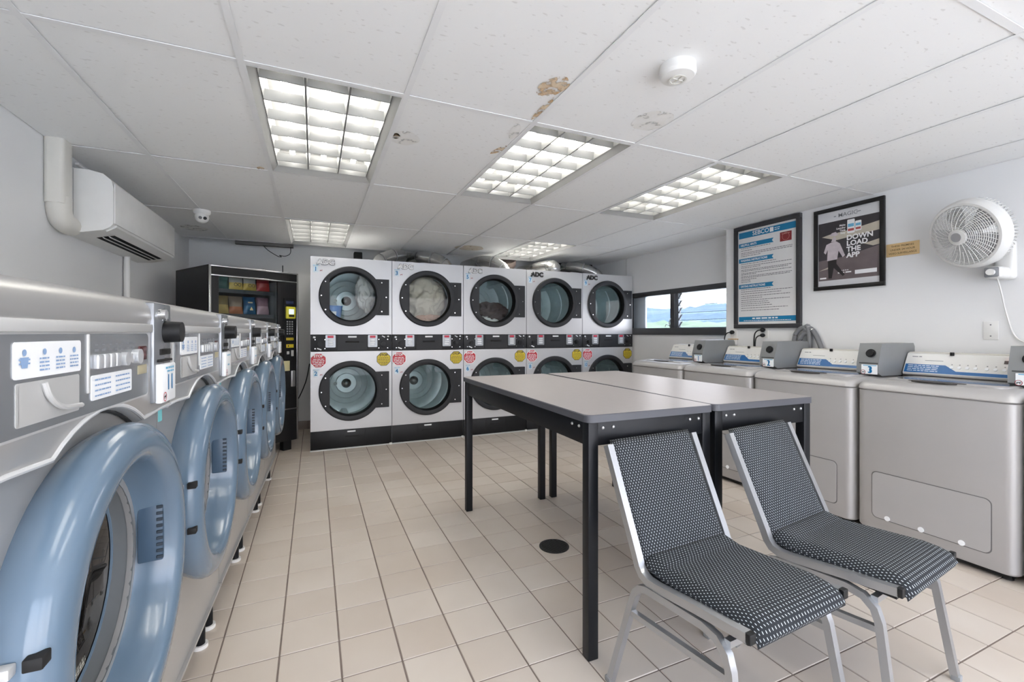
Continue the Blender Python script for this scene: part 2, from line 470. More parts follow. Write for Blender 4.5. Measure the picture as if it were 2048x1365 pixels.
# thicker near part of the right wall, thinner part with the strip window
struct(part('wall_right', MB().box(XR, 4.1, YF - 0.2, STEP_Y, -0.1, 2.75), wall_m))
WY0, WY1, WZ0, WZ1 = STEP_Y + 0.03, 4.95, 1.155, 1.707
wr2 = MB().box(XR2, 4.1, STEP_Y, YB, -0.1, WZ0).box(XR2, 4.1, STEP_Y, YB, WZ1, 2.75).box(XR2, 4.1, STEP_Y, WY0, WZ0, WZ1).box(XR2, 4.1, WY1, YB, WZ0, WZ1)
struct(part('wall_right_recess', wr2, wall_m))
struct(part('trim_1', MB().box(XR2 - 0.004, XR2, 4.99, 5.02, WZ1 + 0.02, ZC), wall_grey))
# wall behind the camera with its shop window
SX0, SX1, SZ0, SZ1 = -1.1, 3.6, 0.08, 2.14
wf = MB().box(XL, SX0, YF - 0.2, YF, -0.1, 2.75).box(SX1, XR, YF - 0.2, YF, -0.1, 2.75).box(SX0, SX1, YF - 0.2, YF, SZ1, 2.75).box(SX0, SX1, YF - 0.2, YF, -0.1, SZ0)
struct(part('wall_front', wf, wall_m))
w2 = struct(ob('window_2', None, None, (0, 0, 0)))
fm = MB()
for x in (SX0, 0.6, 1.95, SX1 - 0.06): fm.rbox(x, x + 0.06, YF - 0.14, YF - 0.06, SZ0, SZ1, 0.004)
fm.rbox(SX0, SX1, YF - 0.14, YF - 0.06, SZ0, SZ0 + 0.06, 0.004).rbox(SX0, SX1, YF - 0.14, YF - 0.06, SZ1 - 0.06, SZ1, 0.004)
part('window_frame', fm, black_metal, w2)
for a, b in ((SX0 + 0.06, 0.6), (0.66, 1.95), (2.01, SX1 - 0.06)):
    part('pane', MB().box(a, b, YF - 0.103, YF - 0.097, SZ0 + 0.06, SZ1 - 0.06), clear_glass, w2)
# cove base on the back wall, between vending machine and dryers
bb = struct(part('baseboard_back', MB().box(XL, 4.0, YB - 0.006, YB, 0, 0.1), mat('baseboard_grout', '6f665f', 0.8)))
bt = MB().rbox(-0.098, 0.098, -0.012, 0, 0.002, 0.1, 0.004).mesh('baseboard_tile', mat('baseboard_tile', '857a72', 0.4))
for k in range(26): ob('baseboard_tile', bt, bb, (-1.17 + k * 0.2, YB - 0.004, 0))

# ------------------------------------------------------------------ ceiling
ceiling = struct(part('ceiling', MB().box(XL - 0.15, 4.1, YF - 0.2, YB + 0.15, 2.75, 2.85), deck_m))
GX = [XL, -0.86, -0.25, 0.36, 0.969, 1.578, 2.188, 2.797, 3.407, XR]
GY = [YF, -0.56, 0.688, 1.935, 3.18, 4.43, 5.68]
LIGHTS = [(2, 3), (4, 3), (6, 3), (2, 5), (6, 5), (2, 1), (4, 1), (6, 1)]
for i in range(len(GX) - 1):
    for j in range(len(GY) - 1):
        if (i, j) in LIGHTS: continue
        x0, x1, y0, y1 = GX[i], GX[i + 1], GY[j], GY[j + 1]
        if i == len(GX) - 2 and y0 > 3.1: x1 = XR2
        w, l = x1 - x0 - 0.004, y1 - y0 - 0.004
        t = MB().rbox(-w / 2, w / 2, -l / 2, l / 2, 0.0, 0.016, 0.003, seg=1)
        o = part('ceiling_tile', t, ceil_tile_m, ceiling, ((x0 + x1) / 2, (y0 + y1) / 2, ZC + 0.004 + random.uniform(0, 0.003)),
                 (random.uniform(-.0015, .0015), random.uniform(-.002, .002), 0))
for x in GX[1:-1]:
    part('grid_runner', MB().box(x - 0.012, x + 0.012, YF, GY[-1], ZC, ZC + 0.003).box(x - 0.002, x + 0.002, YF, GY[-1], ZC + 0.003, ZC + 0.03), tee_m, ceiling)
for y in GY[1:]:
    for i in range(len(GX) - 1):
        xe = XR2 if (i == len(GX) - 2 and y > 3.2) else GX[i + 1] - 0.012
        part('grid_cross_tee', MB().box(GX[i] + 0.012, xe, y - 0.012, y + 0.012, ZC + 0.0005, ZC + 0.0032), tee_m, ceiling)
st_brown = stain_mat('water_stain_brown', 'b98b52', 'e0d2ba', 0.47, 16)
st_faint = stain_mat('water_stain_faint', 'e4e2dc', 'edecea', 0.40, 10, 1.0)
st_tan = stain_mat('water_stain_tan', 'd3c2a8', 'ded7cb', 0.34, 12, 1.0)
def stain(x, y, rx, ry, m, rz=0.0):
    n = 40; pts = []
    for k in range(n):
        a = 2 * PI * k / n; rr = 1 + 0.12 * noise.noise((math.cos(a) * 1.5 + x, math.sin(a) * 1.5 + y, 0))
        pts.append((rx * rr * math.cos(a), ry * rr * math.sin(a), 0))
    part('water_stain', MB().add(pts, [tuple(range(n))]), m, ceiling, (x, y, ZC + 0.002), (0, 0, rz))
stain(0.433, 2.36, 0.075, 0.085, st_faint); stain(0.385, 2.35, 0.02, 0.035, st_brown)
stain(0.90, 1.62, 0.055, 0.085, st_brown, 0.2); stain(0.945, 1.80, 0.014, 0.11, st_brown)
stain(1.479, 1.69, 0.09, 0.10, st_faint); stain(1.70, 5.10, 0.17, 0.15, st_tan); stain(0.935, 2.30, 0.02, 0.07, st_brown, 0.3)
stain(0.925, 2.06, 0.025, 0.09, st_faint, -.2); stain(-1.06, 5.2, 0.11, 0.13, st_faint); stain(-0.30, 3.15, 0.02, 0.03, st_brown)

tube_m = mat('fluorescent_tube', 'ffffff', 0.4, emis='fffcf4', emis_s=TUBE_STRENGTH)
refl_m = mat('light_reflector', '7b7b7a', 0.35)
louver_m = mat('louver_white', '828281', 0.35)
frame_grey = mat('light_frame_grey', 'a6a6a4', 0.4, 0.3)
def make_light():
    r = thing('ceiling_light', '', 'ceiling light')
    W, L = 0.29, 0.605            # half sizes
    hs = MB()
    a, b, t = W - 0.03, L - 0.03, 0.125
    hs.add([(-a, -b, 0.03), (a, -b, 0.03), (a, b, 0.03), (-a, b, 0.03), (-a * .95, -b, t), (a * .95, -b, t), (a * .95, b, t), (-a * .95, b, t)],
           [(0, 1, 5, 4), (1, 2, 6, 5), (2, 3, 7, 6), (3, 0, 4, 7), (4, 5, 6, 7)])
    part('housing', hs, refl_m, r, recalc=False)
    fr = MB(); o = [(-W, -L), (W, -L), (W, L), (-W, L)]; k = 0.028
    i_ = [(-W + k, -L + k), (W - k, -L + k), (W - k, L - k), (-W + k, L - k)]
    O = [(-W - .008, -L - .008), (W + .008, -L - .008), (W + .008, L + .008), (-W - .008, L + .008)]
    vs = [(x, y, -0.001) for x, y in O] + [(x, y, -0.001) for x, y in o] + [(x, y, 0.032) for x, y in i_]
    fr.add(vs, [(q, (q + 1) % 4, 4 + (q + 1) % 4, 4 + q) for q in range(4)] + [(4 + q, 4 + (q + 1) % 4, 8 + (q + 1) % 4, 8 + q) for q in range(4)])
    for q in range(4, 8): fr.m[q] = 1
    part('frame', fr, [tee_m, frame_grey], r, recalc=False)
    for x in (-0.175, 0, 0.175):
        tb = part('fluorescent_tube', MB().cyl((0, -b + 0.03, 0), 0.015, 2 * b - 0.06, 'y', 12), tube_m, r, (x, 0, 0.092))
        part('tube_cap', MB().cyl((0, -b + 0.004, 0), 0.0155, 0.026, 'y', 12).cyl((0, b - 0.03, 0), 0.0155, 0.026, 'y', 12), chrome, tb)
    for x in (-0.0875, 0.0875):
        part('louver_divider', MB().prism([(-0.004, 0.028), (0.004, 0.028), (0.012, 0.066), (-0.012, 0.066)], -b, b, 'xz'), louver_m, r, (x, 0, 0))
    cm = MB().prism([(-0.003, 0.029), (0.003, 0.029), (0.022, 0.068), (-0.022, 0.068)], -a, a, 'yz').mesh('louver_blade', louver_m)
    for q in range(6):
        ob('louver_blade', cm, r, (0, -b + (q + 0.5) * (2 * b) / 6 + (0.0), 0))
    return r
LL = {(2, 3): 'large louvred three-tube ceiling light nearest the wall air conditioner, pure grey frame',
      (4, 3): 'middle louvred ceiling light beside the brown water stains',
      (6, 3): 'louvred ceiling light nearest the framed posters',
      (2, 5): 'small-looking far ceiling light above the vending machine and dryer 1',
      (6, 5): 'far ceiling light above dryers 5 and 7',
      (2, 1): 'unseen ceiling light added behind the viewer, on the washer side', (4, 1): 'unseen ceiling light added overhead behind the viewer, middle', (6, 1): 'unseen ceiling light added behind the viewer, on the poster side'}  # this row is out of view, added for its light
LL[(2, 3)] = 'large louvred three-tube ceiling light nearest the wall air conditioner'
proto = make_light()
for n_, (i, j) in enumerate(LIGHTS):
    o = proto if n_ == 0 else copy_tree(proto)
    o.location = ((GX[i] + GX[i + 1]) / 2, (GY[j] + GY[j + 1]) / 2, ZC)
    tag(o, LL[(i, j)], 'ceiling light', 'louvred ceiling lights')

# ------------------------------------------------------------------ strip window on the right
win = struct(ob('window_1', None, None, (XR2, WY1, WZ0), (0, 0, -PI / 2)))   # local x runs to the right (-Y), y outwards
WL = WY1 - WY0; WH = WZ1 - WZ0
wf_m = mat('window_frame_dark', '4b4c4f', 0.4, 0.2)
fm = MB().rbox(0, WL, -0.02, 0.09, 0, 0.085, 0.004).rbox(0, WL, -0.005, 0.09, WH - 0.06, WH, 0.004)
fm.rbox(0, 0.03, 0, 0.09, 0.05, WH - 0.06, 0.003).rbox(WL - 0.03, WL, 0, 0.09, 0.05, WH - 0.06, 0.003)
part('window_frame', fm, wf_m, win)
mu = WY1 - 4.14
part('mullion', MB().rbox(mu - 0.04, mu + 0.035, 0.0, 0.09, 0.08, WH - 0.055, 0.004), wf_m, win)
part('jamb_panel', MB().rbox(0.03, 0.27, 0.05, 0.075, 0.08, WH - 0.06, 0.003), mat('jamb_panel', 'b9c3cc', 0.35), win)
part('pane', MB().box(0.27, mu - 0.04, 0.045, 0.05, 0.08, WH - 0.06), clear_glass, win)
part('louvre_channel', MB().rbox(mu + 0.05, mu + 0.075, 0.02, 0.06, 0.085, WH - 0.06, 0.003), mat('louvre_channel', '7d8288', 0.4, 0.5), win)
lv_me = MB().rbox(mu + 0.06, WL - 0.03, -0.003, 0.003, -0.048, 0.048, 0.001, seg=1).mesh('louvre_pane', clear_glass)
cl_me = MB().rbox(mu + 0.05, mu + 0.11, -0.004, 0.004, -0.05, 0.05, 0.001, seg=1).mesh('louvre_clip', wf_m)
eg_me = MB().rbox(mu + 0.06, WL - 0.03, -0.0035, 0.0035, -0.0515, -0.0475, 0.001, seg=1).mesh('louvre_edge', mat('glass_edge', '8fa3a8', 0.3))
for k in range(5):
    z = 0.125 + k * 0.086
    lv = ob('louvre_pane', lv_me, win, (0, 0.05, z), (math.radians(-38), 0, 0))
    ob('louvre_edge', eg_me, lv)
    part('louvre_clip', MB().rbox(mu + 0.07, mu + 0.085, -0.004, 0.004, -0.052, 0.04, 0.001, seg=1), wf_m, lv)
part('window_latch', MB().tube(bez([(mu - 0.02, -0.01, 0.2), (mu - 0.02, -0.03, 0.15), (mu - 0.02, -0.02, 0.09)]), 0.006, 8).tube(bez([(mu - 0.09, -0.03, 0.10), (mu - 0.06, -0.04, 0.125), (mu - 0.02, -0.03, 0.11)]), 0.004, 8), chrome, win)

# outdoors: ground and two wooded ridges
struct(part('ground', MB().box(-300, 600, -300, 600, -0.6, -0.5), mat('outdoor_ground', 'c6c4be', 0.9, noise_amt=0.15, noise_scale=0.05)))
def ridge(name, label, cx, peak, col, seed, width, amp):
    nx, ny = 24, 90; vs = []; fs = []
    for i in range(nx):
        for j in range(ny):
            a = j / (ny - 1) * 1.5 - 0.2; t = i / (nx - 1)
            rad = cx + t * width
            p = (rad * math.cos(a), rad * math.sin(a))
            hh = peak * math.sin(min(1, t * 1.25) * PI / 2) * (0.8 + 0.35 * noise.noise((p[0] / 90, p[1] / 90, seed))) + amp * noise.noise((p[0] / 7, p[1] / 7, seed + 3)) + amp * .7 * noise.noise((p[0] / 3, p[1] / 3, seed + 5))
            vs.append((p[0], p[1], hh - 0.5))
    for i in range(nx - 1):
        for j in range(ny - 1):
            fs.append((i * ny + j, (i + 1) * ny + j, (i + 1) * ny + j + 1, i * ny + j + 1))
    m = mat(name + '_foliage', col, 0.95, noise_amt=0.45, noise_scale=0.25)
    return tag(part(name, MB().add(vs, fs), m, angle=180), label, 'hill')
ridge('wooded_hill', 'distant wooded ridge tinted blue-green for haze, seen through the strip window', 210, 25, '34444f', 1.0, 120, 1.6)  # bluish foliage colour, with the distance haze put into the tone
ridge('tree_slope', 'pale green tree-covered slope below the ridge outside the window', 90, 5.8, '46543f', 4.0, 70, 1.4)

# ------------------------------------------------------------------ stacked dryers
DW, DF, DXS, DH = 0.79, 4.859, -0.035, 1.94
RCX, RCU, RCL = 0.382, 1.551, 0.588
def octagon(cx, cz, r): return [(cx + r * math.cos(PI / 8 + k * PI / 4), cz + r * math.sin(PI / 8 + k * PI / 4)) for k in range(8)]
def door_ring_mesh():
    mb = MB(); R = 0.305; r = 0.255; ch = -0.215; n = 64
    prof = []                     # rings of outline: (function of angle -> x,z), y
    def outer(a, rr): return (rr * math.cos(a), rr * math.sin(a))
    def inner(a, rr): return (max(rr * math.cos(a), ch - (0.255 - rr)), rr * math.sin(a))
    rows = [(outer, R, 0.0), (outer, R, -0.022), (outer, R - 0.008, -0.03), (inner, r + 0.012, -0.032), (inner, r, -0.026), (inner, r - 0.012, 0.004), (inner, r - 0.012, 0.05)]
    vs = []
    for fn, rr, y in rows:
        for k in range(n): p = fn(2 * PI * k / n, rr); vs.append((p[0], y, p[1]))
    for q in range(len(rows) - 1):
        mb.add([], [])
    fs = []; ms = []
    for q in range(len(rows) - 1):
        for k in range(n):
            fs.append((q * n + k, (q + 1) * n + k, (q + 1) * n + (k + 1) % n, q * n + (k + 1) % n)); ms.append(1 if q >= 4 else 0)
    mb.v = vs; mb.f = fs; mb.m = ms
    return mb
def make_dryer():
    r = thing('stacked_dryer', '', 'dryer')
    D = 0.92
    cb = MB().box(0.002, 0.012, 0.02, D, 0.02, DH).box(DW - 0.012, DW - 0.002, 0.02, D, 0.02, DH).box(0.002, DW - 0.002, 0.02, D, DH - 0.01, DH).box(0.002, DW - 0.002, D - 0.01, D, 0.02, DH).box(0.002, DW - 0.002, 0.02, D, 0.02, 0.03).box(0.002, DW - 0.002, 0.03, D, 1.0, 1.14)
    part('cabinet', cb, dryer_paint, r)
    up = part('upper_front', MB().plate_hole(0.003, DW - 0.003, 1.163, DH, RCX, RCU, 0.262, 0.0, 0.02), dryer_paint, r)
    lo = part('lower_front', MB().plate_hole(0.003, DW - 0.003, 0.197, 0.99, RCX, RCL, 0.262, 0.0, 0.02), dryer_paint, r)
    kp = part('kick_panel', MB().rbox(0.003, DW - 0.003, 0.002, 0.03, 0.012, 0.194, 0.003).box(0.27, 0.272, -0.0, 0.004, 0.015, 0.19).box(0.52, 0.522, -0.0, 0.004, 0.015, 0.19), black_plastic, r)
    part('slot', MB().rbox(0.325, 0.455, -0.004, 0.01, 0.115, 0.128, 0.002), dark_hole, kp)
    part('maker_plate', MB().rbox(0.345, 0.425, -0.002, 0.004, 0.165, 0.18, 0.002), label_white, kp)
    part('floor_strip', MB().box(0.0, DW, -0.006, 0.01, 0.0, 0.012), silver_paint, r)
    part('levelling_clip', MB().rbox(DW - 0.028, DW - 0.002, -0.02, -0.006, 0.0, 0.022, 0.003), white_plastic, r)
    rm_ = door_ring_mesh().mesh('door_ring', [charcoal, black_plastic])
    gl = MB(); n = 48; pts = [(max(0.245 * math.cos(2 * PI * k / n), -0.213), 0.245 * math.sin(2 * PI * k / n)) for k in range(n)]
    gl.poly(pts, 0.03); gm = gl.mesh('door_glass', dryer_glass, recalc=False)
    hp = MB().prism([(0.215, -0.187), (0.375, -0.187), (0.375, 0.187), (0.215, 0.187), (0.24, 0.12), (0.255, 0), (0.24, -0.12)], -0.028, 0.0, 'xz')
    hm = hp.mesh('hinge_plate', charcoal)
    sc = MB()
    for a in (150, 180, 210): sc.cyl((0.28 * math.cos(math.radians(a)), -0.034, 0.28 * math.sin(math.radians(a))), 0.006, 0.006, 'y', 8)
    for z in (-0.15, 0, 0.15): sc.cyl((0.3 if z else 0.345, -0.032, z), 0.006, 0.006, 'y', 8)
    sm = sc.mesh('screws', chrome)
    dr = MB()
    dr.lathe([(0.25, 0.06), (0.25, 0.075), (0.352, 0.076), (0.352, 0.40), (0.34, 0.405), (0.34, 0.42), (0.352, 0.425), (0.352, 0.72), (0.30, 0.735), (0.24, 0.728), (0.23, 0.735), (0.18, 0.728), (0.17, 0.735), (0.12, 0.728), (0.11, 0.735), (0.0001, 0.735)], (0, 0, 0), 'y', 56)
    dm = dr.mesh('drum', drum_m)
    bf = MB().prism([(-0.06, 0.352), (0.06, 0.352), (0.025, 0.29), (-0.025, 0.29)], 0.09, 0.71, 'xz').mesh('drum_baffle', drum_m)
    hub = MB().sphere((0, 0.72, 0), 0.055, 16, sy=0.6).cyl((-0.12, 0.715, 0.0), 0.02, 0.02, 'y', 10).mesh('drum_hub', mat('hub_metal', '4a5250', 0.25, 0.8))
    for z, pr in ((RCU, up), (RCL, lo)):
        d = ob('door', rm_, r, (RCX, 0, z))
        ob('door_glass', gm, d); ob('hinge_plate', hm, d); stuff(ob('screws', sm, d))
        dd = ob('drum', dm, r, (RCX, 0.02, z))
        for k in range(3):
            ob('drum_baffle', bf, dd, (0, 0, 0), (0, math.radians(40 + 120 * k + (25 if z < 1 else 0)), 0))
        ob('drum_hub', hub, dd)
    # control band
    bd = part('control_band', MB().rbox(0.003, DW - 0.003, -0.004, 0.03, 0.993, 1.162, 0.004).prism([(0.25, 1.0), (0.54, 1.0), (0.525, 1.156), (0.262, 1.156)], -0.009, 0, 'xz'), charcoal, r)
    part('coin_slot', MB().rbox(0.327, 0.46, -0.011, 0.0, 1.078, 1.096, 0.002), dark_hole, bd)
    part('maker_plate', MB().rbox(0.352, 0.435, -0.0115, -0.005, 1.13, 1.147, 0.002), label_white, bd)
    for x in (0.187, 0.593):
        k = part('keypad', MB().prism(rrect(x - 0.047, x + 0.047, 1.032, 1.157, 0.008), -0.012, 0.0, 'xz'), mat('keypad_silver', '9fa2a6', 0.35, 0.5), r)
        part('display', MB().rbox(x - 0.028, x + 0.028, -0.0145, -0.01, 1.128, 1.15, 0.003), red_led, k)
        bt_ = MB()
        for q in range(3): bt_.rbox(x - 0.026, x + 0.026, -0.0165, -0.01, 1.05 + q * 0.024, 1.066 + q * 0.024, 0.004)
        parts('key', bt_, label_white, k)
    for x, z in ((0.09, 1.066), (0.70, 1.066)):
        lk = part('lock', MB().cyl((x, -0.02, z), 0.024, 0.02, 'y', 20).cyl((x, -0.026, z), 0.014, 0.01, 'y', 16), black_plastic, r)
        s2 = MB()
        for dx in (-0.045, 0.045):
            for dz in (-0.045, 0.045): s2.cyl((x + dx, -0.008, z + dz), 0.005, 0.006, 'y', 8)
        part('screws', s2, chrome, lk)
    mk = MB().poly([(0.025, 1.128), (0.045, 1.124), (0.05, 1.14), (0.03, 1.146)], -0.006).poly([(0.06, 1.02), (0.1, 1.004), (0.105, 1.014), (0.066, 1.03)], -0.006)
    mk.poly([(0.685, 1.145), (0.715, 1.128), (0.72, 1.138), (0.69, 1.152)], -0.006).poly([(0.74, 1.138), (0.758, 1.134), (0.76, 1.15), (0.742, 1.15)], -0.006)
    parts('worn_sticker', mk, label_white, bd, recalc=False)
    # stickers
    for cx, cz, rr, mm, m1, nm in ((0.075, 0.903, 0.078, print_red, print_white, 'stop_sticker'), (0.705, 0.903, 0.075, print_yellow, print_dark, 'notice_sticker')):
        s_ = part(nm, MB().prism(octagon(cx, cz, rr), -0.0012, 0.0, 'xz').prism(octagon(cx, cz, rr * 0.93), -0.0016, 0.0, 'xz', 1), [print_white if mm is print_red else print_dark, mm], r)
        text('STOP', 0.036, m1, s_, (cx, -0.0022, cz + 0.043), bold=0.0012)
        lm = MB()
        for q in range(5):
            hw = (0.048, 0.056, 0.054, 0.048, 0.03)[q]; lines_mb(lm, cx - hw, cx + hw, cz + 0.013 - q * 0.0165, 0.0075 if m1 is print_white else 0.005, 0, -0.0021)
        part('sticker_print', lm, m1, s_, recalc=False)
    return r
dproto = make_dryer()
DLAB = ['leftmost stacked dryer, numbered 1 and 2, beside the vending machine', 'stacked dryer numbered 3 and 4, cream laundry in its upper drum',
        'middle stacked dryer, numbered 5 and 6, dark clothes in its upper drum', 'stacked dryer numbered 7 and 8, second from the window',
        'rightmost stacked dryer, numbered 9 and 10, against the window wall']
badge_chrome = mat('badge_chrome', 'd8d8d6', 0.2, 0.9); badge_dark = mat('badge_dark', '4a4a4a', 0.3, 0.6)
def no_dog(parent, x, z, y, r, ring=True):
    mb = MB()
    if ring: mb.lathe([(r * 0.82, 0), (r, 0)], (x, y, z), 'y', 24)
    p = part('pictogram_ring', mb, print_red, parent, recalc=False) if ring else None
    s = r * 0.6
    d = MB().poly([(x - s, z - s * .1), (x - s * .7, z + s * .35), (x + s * .55, z + s * .35), (x + s * .7, z + s * .75), (x + s * 1.05, z + s * .55), (x + s * .8, z + s * .3), (x + s * .7, z - s * .75), (x + s * .5, z - s * .75), (x + s * .45, z - s * .1), (x - s * .5, z - s * .1), (x - s * .55, z - s * .75), (x - s * .75, z - s * .75)], y - 0.0004)
    part('pictogram', d, print_dark if ring else mat('pictogram_red', '8c3a36', 0.5), parent, recalc=False)
for i in range(5):
    o = dproto if i == 0 else copy_tree(dproto)
    o.location = (DXS + i * DW, DF, 0)
    tag(o, DLAB[i], 'dryer', 'stacked dryers along the back wall')
DRYERS = [o for o in bpy.data.objects if o.name.startswith('stacked_dryer') and o.parent is None]
DRYERS.sort(key=lambda o: o.location.x)
for i, o in enumerate(DRYERS):
    bmx = badge_dark if i in (3, 4) else badge_chrome
    b_ = text('ADC', 0.072, bmx, o, (0.145, -0.006, 1.885), name='badge', extrude=0.004, bold=0.0022, sx=1.05)
    text('ADC', 0.072, badge_dark, b_, (0, 0.004, 0), name='badge_backing', extrude=0.001, bold=0.0055, sx=1.05)
    part('badge_star', MB().prism([(0.05, 1.875), (0.07, 1.882), (0.062, 1.9), (0.08, 1.892), (0.095, 1.905), (0.088, 1.885), (0.1, 1.872), (0.08, 1.874), (0.062, 1.858), (0.068, 1.872)], -0.008, 0, 'xz'), bmx, b_, (-0.145, 0.006, -1.885))
    for k, z in ((2 * i + 1, 1.813), (2 * i + 2, 0.772)):
        s_ = part('number_sticker', MB().prism(rrect(0.028, 0.072, z - 0.03, z + 0.03, 0.005), -0.001, 0, 'xz'), mat('number_sticker', 'cfe0e8', 0.4), o)
        text(str(k), 0.06, print_blue, s_, (0.05, -0.002, z), bold=0.0012, sx=0.75 if k > 9 else 1.0)
        part('sticker_header', lines_mb(MB(), 0.025, 0.085, z + 0.038, 0.006, 0, -0.0015), print_lightblue, s_, recalc=False)
        no_dog(s_, 0.1, z - 0.012, -0.0015, 0.02, ring=False)

def cloth_blob(name, label, loc, rad, sc, m, seed, amp=0.25, freq=3.0, sub=5):
    bm = bmesh.new(); bmesh.ops.create_icosphere(bm, subdivisions=sub, radius=1.0)
    for v in bm.verts:
        p = v.co.copy(); q = p * freq + Vector((seed, seed * 1.7, seed * .3)); q = q + Vector((noise.noise(q * .7), noise.noise(q * .7 + Vector((9, 0, 0))), noise.noise(q * .7 + Vector((0, 9, 0))))) * .9
        n1 = 1 - abs(noise.noise(q)) * 2.2; n2 = 1 - abs(noise.noise(q * 2.1)) * 2
        d = 1 + amp * (0.6 * n1 + 0.28 * n2 - 0.45)
        v.co = Vector((p.x * sc[0], p.y * sc[1], p.z * sc[2])) * rad * d
    me = bpy.data.meshes.new(name); bm.to_mesh(me); bm.free(); me.materials.append(m)
    for p in me.polygons: p.use_smooth = True
    o = ob(name, me, None, loc); return tag(o, label, 'laundry')
lin_cream = mat('cream_linen', 'cfc4b4', 0.9, noise_amt=0.12, noise_scale=9); lin_dark = mat('brown_cloth', '4a3d3a', 0.9, noise_amt=0.3, noise_scale=7)
lin_white = mat('white_cloth', 'dcdad6', 0.9); lin_pink = mat('pink_cloth', 'c9a28e', 0.9)
dx = lambda i: DXS + i * DW + RCX
cloth_blob('laundry_load', 'crumpled cream sheets filling the drum of dryer 3', (dx(1) + 0.01, DF + 0.26, RCU + 0.02), 0.25, (0.98, 0.72, 0.98), lin_cream, 3.1, 0.36, 2.2)
cloth_blob('laundry_load', 'pale pink cloth under the cream sheets in dryer 3', (dx(1) + 0.06, DF + 0.17, RCU - 0.215), 0.14, (1.2, 0.5, 0.36), lin_pink, 6.2, 0.3)
cloth_blob('laundry_load', 'dark brown clothes slumped in the drum of dryer 5', (dx(2) + 0.02, DF + 0.22, RCU - 0.14), 0.2, (1.05, 0.65, 0.62), lin_dark, 8.4, 0.55, 2.0)
cloth_blob('laundry_load', 'white garment under the dark clothes in dryer 5', (dx(2) - 0.03, DF + 0.14, RCU - 0.215), 0.11, (1.1, 0.5, 0.45), lin_white, 1.4, 0.4)
cloth_blob('laundry_load', 'white cloth form on the right in dryer 1, standing in for a reflection in the glass', (dx(0) + 0.16, DF + 0.24, RCU + 0.06), 0.2, (0.45, 0.4, 0.95), lin_white, 12.4, 0.6, 1.8)  # pale part of the glass reflection, built as a cloth in the drum
tb = thing('reflection_tub', 'blue tub form standing in for a reflection in the glass of dryer 1', 'reflection stand-in', (dx(0) - 0.17, DF + 0.2, RCU - 0.27))  # blue patch of the glass reflection, modelled as a tub
part('reflection_tub_body', MB().lathe([(0.0001, 0), (0.075, 0), (0.095, 0.17), (0.1, 0.172), (0.1, 0.18), (0.088, 0.18), (0.07, 0.01), (0.0001, 0.01)], (0, 0, 0), 'z', 28), mat('blue_plastic', '1583d6', 0.35), tb)
part('reflection_tub_label', MB().lathe([(0.088, 0.04), (0.096, 0.12)], (0, 0, 0), 'z', 10, 0, -2.0, -1.2), label_white, tb, recalc=False)

# ducts above the dryers
def duct(name, label, pts, r=0.075, ribs=True):
    P = bez(pts, 2)
    o = tag(part(name, MB().tube(P, r, 24, cap=False), alu, angle=16), label, 'duct', 'dryer exhaust ducts')
    for q in (2, 4, 6):
        c_ = (P[q] + P[q + 1]) / 2; t_ = (P[q + 1] - P[q]).normalized() * 0.008
        part('clamp_band', MB().tube([c_ - t_, c_ + t_], r * 1.06, 24, cap=False), steel, o)
    return o
for lab, x, dx_ in (('silver exhaust duct rising behind dryer 1, bent to the right', 0.66, 0.3), ('silver exhaust duct sloping up to the left above dryer 3', 1.45, -0.26),
                    ('silver exhaust duct above dryer 5, leaning left', 2.2, -0.22), ('silver exhaust duct above dryer 9 near the right wall', 3.6, -0.3)):
    duct('exhaust_duct', lab, [(x, 5.2, 1.945), (x + dx_ * .05, 5.21, 1.99), (x + dx_ * .45, 5.28, 2.06), (x + dx_ * .95, 5.42, 2.105), (x + dx_ * 1.15, 5.7, 2.11), (x + dx_ * 1.2, 6.04, 2.12)], 0.068)
duct('exhaust_duct', 'short upright silver duct collar behind dryer 7', [(2.86, 5.12, 1.945), (2.86, 5.12, 2.0), (2.86, 5.15, 2.05), (2.84, 5.45, 2.07), (2.8, 6.04, 2.08)], 0.082)
tag(part('wall_duct', MB().tube(bez([(2.5, 6.0, 2.16), (2.5, 5.8, 2.16), (2.48, 5.75, 2.2)]), 0.11, 20), mat('rust_duct', '8d7f78', 0.5, 0.5), angle=80), 'wide dull duct stub at the back wall above dryer 5', 'duct')
tag(part('support_channel', MB().rbox(2.95, 3.75, 5.6, 5.64, 2.15, 2.18, 0.004).rbox(3.72, 3.76, 5.58, 5.66, 2.13, 2.185, 0.004), mat('dark_channel', '3b3a38', 0.6)), 'dark steel channel under the ceiling edge above dryer 9', 'bracket')
tag(part('conduit_box', MB().rbox(0.46, 0.56, 5.95, 6.04, 2.02, 2.2, 0.01).cyl((0.51, 5.94, 2.1), 0.035, 0.02, 'y', 16), mat('dark_box', '2c2a28', 0.6)), 'dark box on the back wall above dryer 1', 'junction box')
tag(part('ceiling_shade_strip', MB().box(-0.80, -0.22, 5.78, 5.85, 2.17, 2.23), mat('shade_strip_grey', '6b6967', 0.8)), 'dark strip put in for the shade under the ceiling edge above the vending machine', 'trim')  # dark box modelling the shade along the ceiling edge
tag(part('hanging_wire', MB().tube(bez([(-0.55, 5.8, 2.2), (-0.48, 5.78, 2.12), (-0.38, 5.76, 2.055), (-0.34, 5.76, 2.05), (-0.36, 5.76, 2.065), (-0.30, 5.76, 2.06), (-0.25, 5.77, 2.1), (-0.25, 5.79, 2.2)]), 0.004, 6), black_plastic), 'thin black wire looping down from the ceiling above the vending machine', 'wire')

